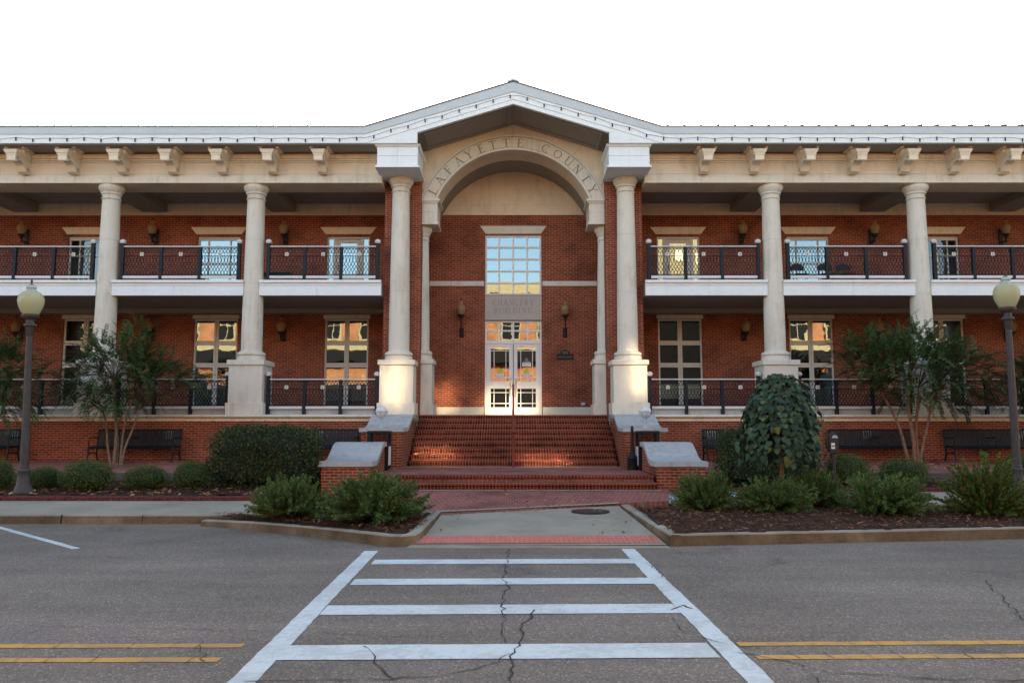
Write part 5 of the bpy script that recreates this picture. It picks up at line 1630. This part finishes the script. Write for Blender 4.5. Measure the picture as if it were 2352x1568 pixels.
M['hedge_core'] = plain('hedge_inner_core', (0.020,0.024,0.015), 0.9, var=.4, scale=30)
BG = [clipped(s_, .55,.5,.32, 5200, .034, .020, 2.3) for s_ in (41,42)]
for i, (xv, Y, w_, h_, lab) in enumerate(((-5,17.95,.62,.66,'box shrub cut by the left picture edge'),(97,18.15,.82,.50,'low box shrub directly right of the left street lamp'),
        (199,17.95,1.10,.66,'biggest rounded box shrub, second from the lamp'),(334,18.15,.90,.52,'flat topped box shrub below the left bench'),
        (440,18.3,.85,.62,'box shrub touching the clipped hedge'))):
    bush('box_shrub', lab, 'shrub', (xat(xv,Y,.5),Y,zbl(0,Y)-.02), BG[i%2], 'box', 'clipped box shrubs in front of the left terrace', (w_/1.1,w_/1.1*.95,h_/.64), i*1.3)
for i, (xv, Y, w_, h_, lab) in enumerate(((1945,19.5,1.15,.72,'rounded shrub behind the parking meter'),(2076,19.5,1.05,.62,'rounded shrub under the right crepe myrtle'),(2345,19.3,1.0,.75,'rounded shrub behind the right lamp post'))):
    bush('box_shrub', lab, 'shrub', (xat(xv,Y,.5),Y,zbr(0,Y)-.02), BG[(i+1)%2], 'box', 'clipped box shrubs in front of the right terrace', (w_/1.1,w_/1.1*.8,h_/.64), i*2.1+.5)
HG = clipped(51, 1.10,.62,.66, 13500, .060, .036, 6.0)
bush('hedge', 'tall dark clipped hedge left of the front pedestal', 'hedge', (xat(612,18.75,.9),18.75,zbl(0,18.7)-.02), HG, 'hedge', None, (1.05,1,1.02))
chips('fallen_leaves', lambda x,y: (x > 1.2 or x < -.9 or y > 15.2) , -1.2, 2.1, 12.5, 18.1, lambda x,y: zw(x,y)+.012, 130, 8, M['fallen'], .03,.08,.03, label='small dry leaf scraps along the edges of the entrance walk')
bush('hedge', 'dark hedge mostly hidden behind the weeping heart leaved tree', 'hedge', (xat(1760,19.4,.9),19.4,.36), HG, 'hedge', None, (.95,.8,1.0), math.pi)

# weeping redbud
rb = thing('weeping_redbud', 'weeping tree with overlapping heart shaped leaves like an umbrella', 'tree', (xat(1795,16.0,.6),16.0,.2))
r = random.Random(84)
tb = MB(); tb.tube([(0,0,-.05),(.01,0,.6),(-.01,.02,1.4),(.0,0,2.3)], [.05,.045,.04,.03], 10); tb.obj('trunk', M['redbark'], rb)
lf = MB(); bb = MB()
def heart(mb, p, d, n, sz):
    d = d.normalized(); s = d.cross(n); s.normalize(); u = s.cross(d)
    out = [(0,.0),(.18,-.10),(.40,-.06),(.52,.16),(.44,.45),(.22,.76),(0,1.0),(-.22,.76),(-.44,.45),(-.52,.16),(-.40,-.06),(-.18,-.10)]
    c = p+d*sz*.4
    vs = [c]+[p+d*(y*sz)+s*(x*sz)-u*(abs(x)*sz*.30+max(0,y-.5)*sz*.25) for x,y in out]
    mb.add(vs, [(0,i,i+1) for i in range(1,12)]+[(0,12,1)], True)
for k in range(104):
    az = k*2.399963+r.uniform(-.35,.35); R0 = r.uniform(.10,.82)**.8; top = 2.22+r.uniform(-.14,.20)
    spread = .38+.42*R0+r.uniform(-.06,.06)
    pts = []
    low = r.uniform(.78,1.12) if R0 > .4 else r.uniform(1.25,1.7)
    for i in range(15):
        f = i/14
        rad = spread*(1-(1-f)**2.7)+.05*f
        z = top+.16*math.sin(min(1,f*2.6)*math.pi)*(.6)-(top-low)*max(0,(f-.12)/.88)**1.25
        pts.append(Vector((math.cos(az+.25*f)*rad, math.sin(az+.25*f)*rad, z)))
    bb.tube([pts[0],pts[3],pts[7],pts[11],pts[14]], [.014,.01,.007,.004,.003], 5)
    for i in range(0, 15):
        for _ in range(2 if i > 1 else 1):
            p = pts[i]+rv(r)*.045
            rad = Vector((p.x,p.y,0)); rad = rad.normalized() if rad.length > .05 else rv(r)
            f = i/14
            n = (rad*(.45+.7*f)+Vector((0,0,.75-.55*f))+rv(r)*.46).normalized()
            d = (Vector((0,0,-1))+rad*(.75-.45*f)+rv(r)*.30)
            d = d-n*d.dot(n)
            if d.length < .05: continue
            heart(lf, p, d, n, r.uniform(.065,.140))
bb.obj('branches', M['twig'], rb)
lf.obj('crown', M['redbud'], rb)

# ================================================================== BUILDINGS ACROSS THE STREET (seen mirrored in the glass)
YO = -12.0
ob = thing('brick_building', 'sunlit orange brick building across the street, mirrored in the windows', 'building', (0,YO,0))
ob.location = (0,0,0)
def opp_block(x0, x1, zt_):
    w = MB(); w.box(x0,x1,YO-8,YO,0,zt_); w.obj('wall', M['opp'], ob)
    w = MB(); w.box(x0-.1,x1+.1,YO-8.1,YO+.35,zt_-1.5,zt_-.9); w.box(x0-.1,x1+.1,YO-8.1,YO+.55,zt_-.9,zt_); w.obj('cornice', M['opptrim'], ob)
    w = MB(); w.box(x0+.4,x1-.4,YO,YO+.06,.3,4.9); w.obj('shop_front', M['dark'], ob)  # dark sheet stands for shop openings and the shadow in them
    w = MB(); w.box(x0+.2,x1-.2,YO+.002,YO+1.3,6.75,7.2); w.box(x0+.3,x1-.3,YO+.001,YO+.05,7.2,7.75); w.obj('canopy', M['dark'], ob)  # dark band paints the canopy together with its shadow
    w = MB(); w.box(x0+.1,x1-.1,YO+.002,YO+.12,7.8,8.25); w.obj('stone_band', M['opptrim'], ob)
    x = x0+1.2
    while x < x1-1.8:
        f = MB(); f.box(x-.16,x+1.36,YO+.002,YO+.12,8.5,11.2); wo = f.obj('window', M['opptrim'], ob)
        p = MB(); p.box(x,x+1.2,YO+.121,YO+.14,8.7,10.9); p.obj('pane', M['dark'], wo)
        q = MB(); q.box(x+.57,x+.63,YO+.141,YO+.16,8.7,10.9); q.box(x,x+.57,YO+.141,YO+.16,9.75,9.82); q.box(x+.63,x+1.2,YO+.141,YO+.16,9.75,9.82); q.obj('frame', M['opptrim'], wo)
        x += 2.9
opp_block(-60, 9.5, 13.3)
opp_block(18.5, 60, 13.0)
w = MB(); w.box(9.6,18.4,YO-6,YO-1.2,0,11.0); w.obj('dark_infill', M['dark'], ob)  # dark block added so the glass mirrors no bright sky here
# tall gable block added with panes sized and aimed to throw warm light patches
w = MB(); w.box(9.4,20.0,YO-8,YO-.10,11.0,17.2); w.obj('wall', M['opptrim'], ob)
SX, SZ = sv.x/sv.y, sv.z/sv.y
for (X, Y, z, pw_, ph_) in ((-3.42,23.9,2.95,.50,1.25),(-2.25,27.4,2.65,.62,.95),(-.05,27.4,2.45,1.75,.80),(-2.05,22.8,.95,.95,.50),(.85,22.6,.80,1.25,.36),(3.68,23.95,3.35,.42,1.5)):
    cx, cz = X+SX*(Y-YO), z+SZ*(Y-YO)
    f = MB(); f.box(cx-pw_/2-.08,cx+pw_/2+.08,YO-.099,YO-.03,cz-ph_/2-.08,cz-ph_/2); f.box(cx-pw_/2-.08,cx+pw_/2+.08,YO-.099,YO-.03,cz+ph_/2,cz+ph_/2+.08)
    f.box(cx-pw_/2-.08,cx-pw_/2,YO-.099,YO-.03,cz-ph_/2,cz+ph_/2); f.box(cx+pw_/2,cx+pw_/2+.08,YO-.099,YO-.03,cz-ph_/2,cz+ph_/2)
    wo = f.obj('window', M['opptrim'], ob)
    p = MB(); p.add([(cx+pw_/2,YO-.06,cz-ph_/2),(cx-pw_/2,YO-.06,cz-ph_/2),(cx-pw_/2,YO-.06,cz+ph_/2),(cx+pw_/2,YO-.06,cz+ph_/2)], [(0,1,2,3)])
    p.obj('pane', M['sunglass'], wo)
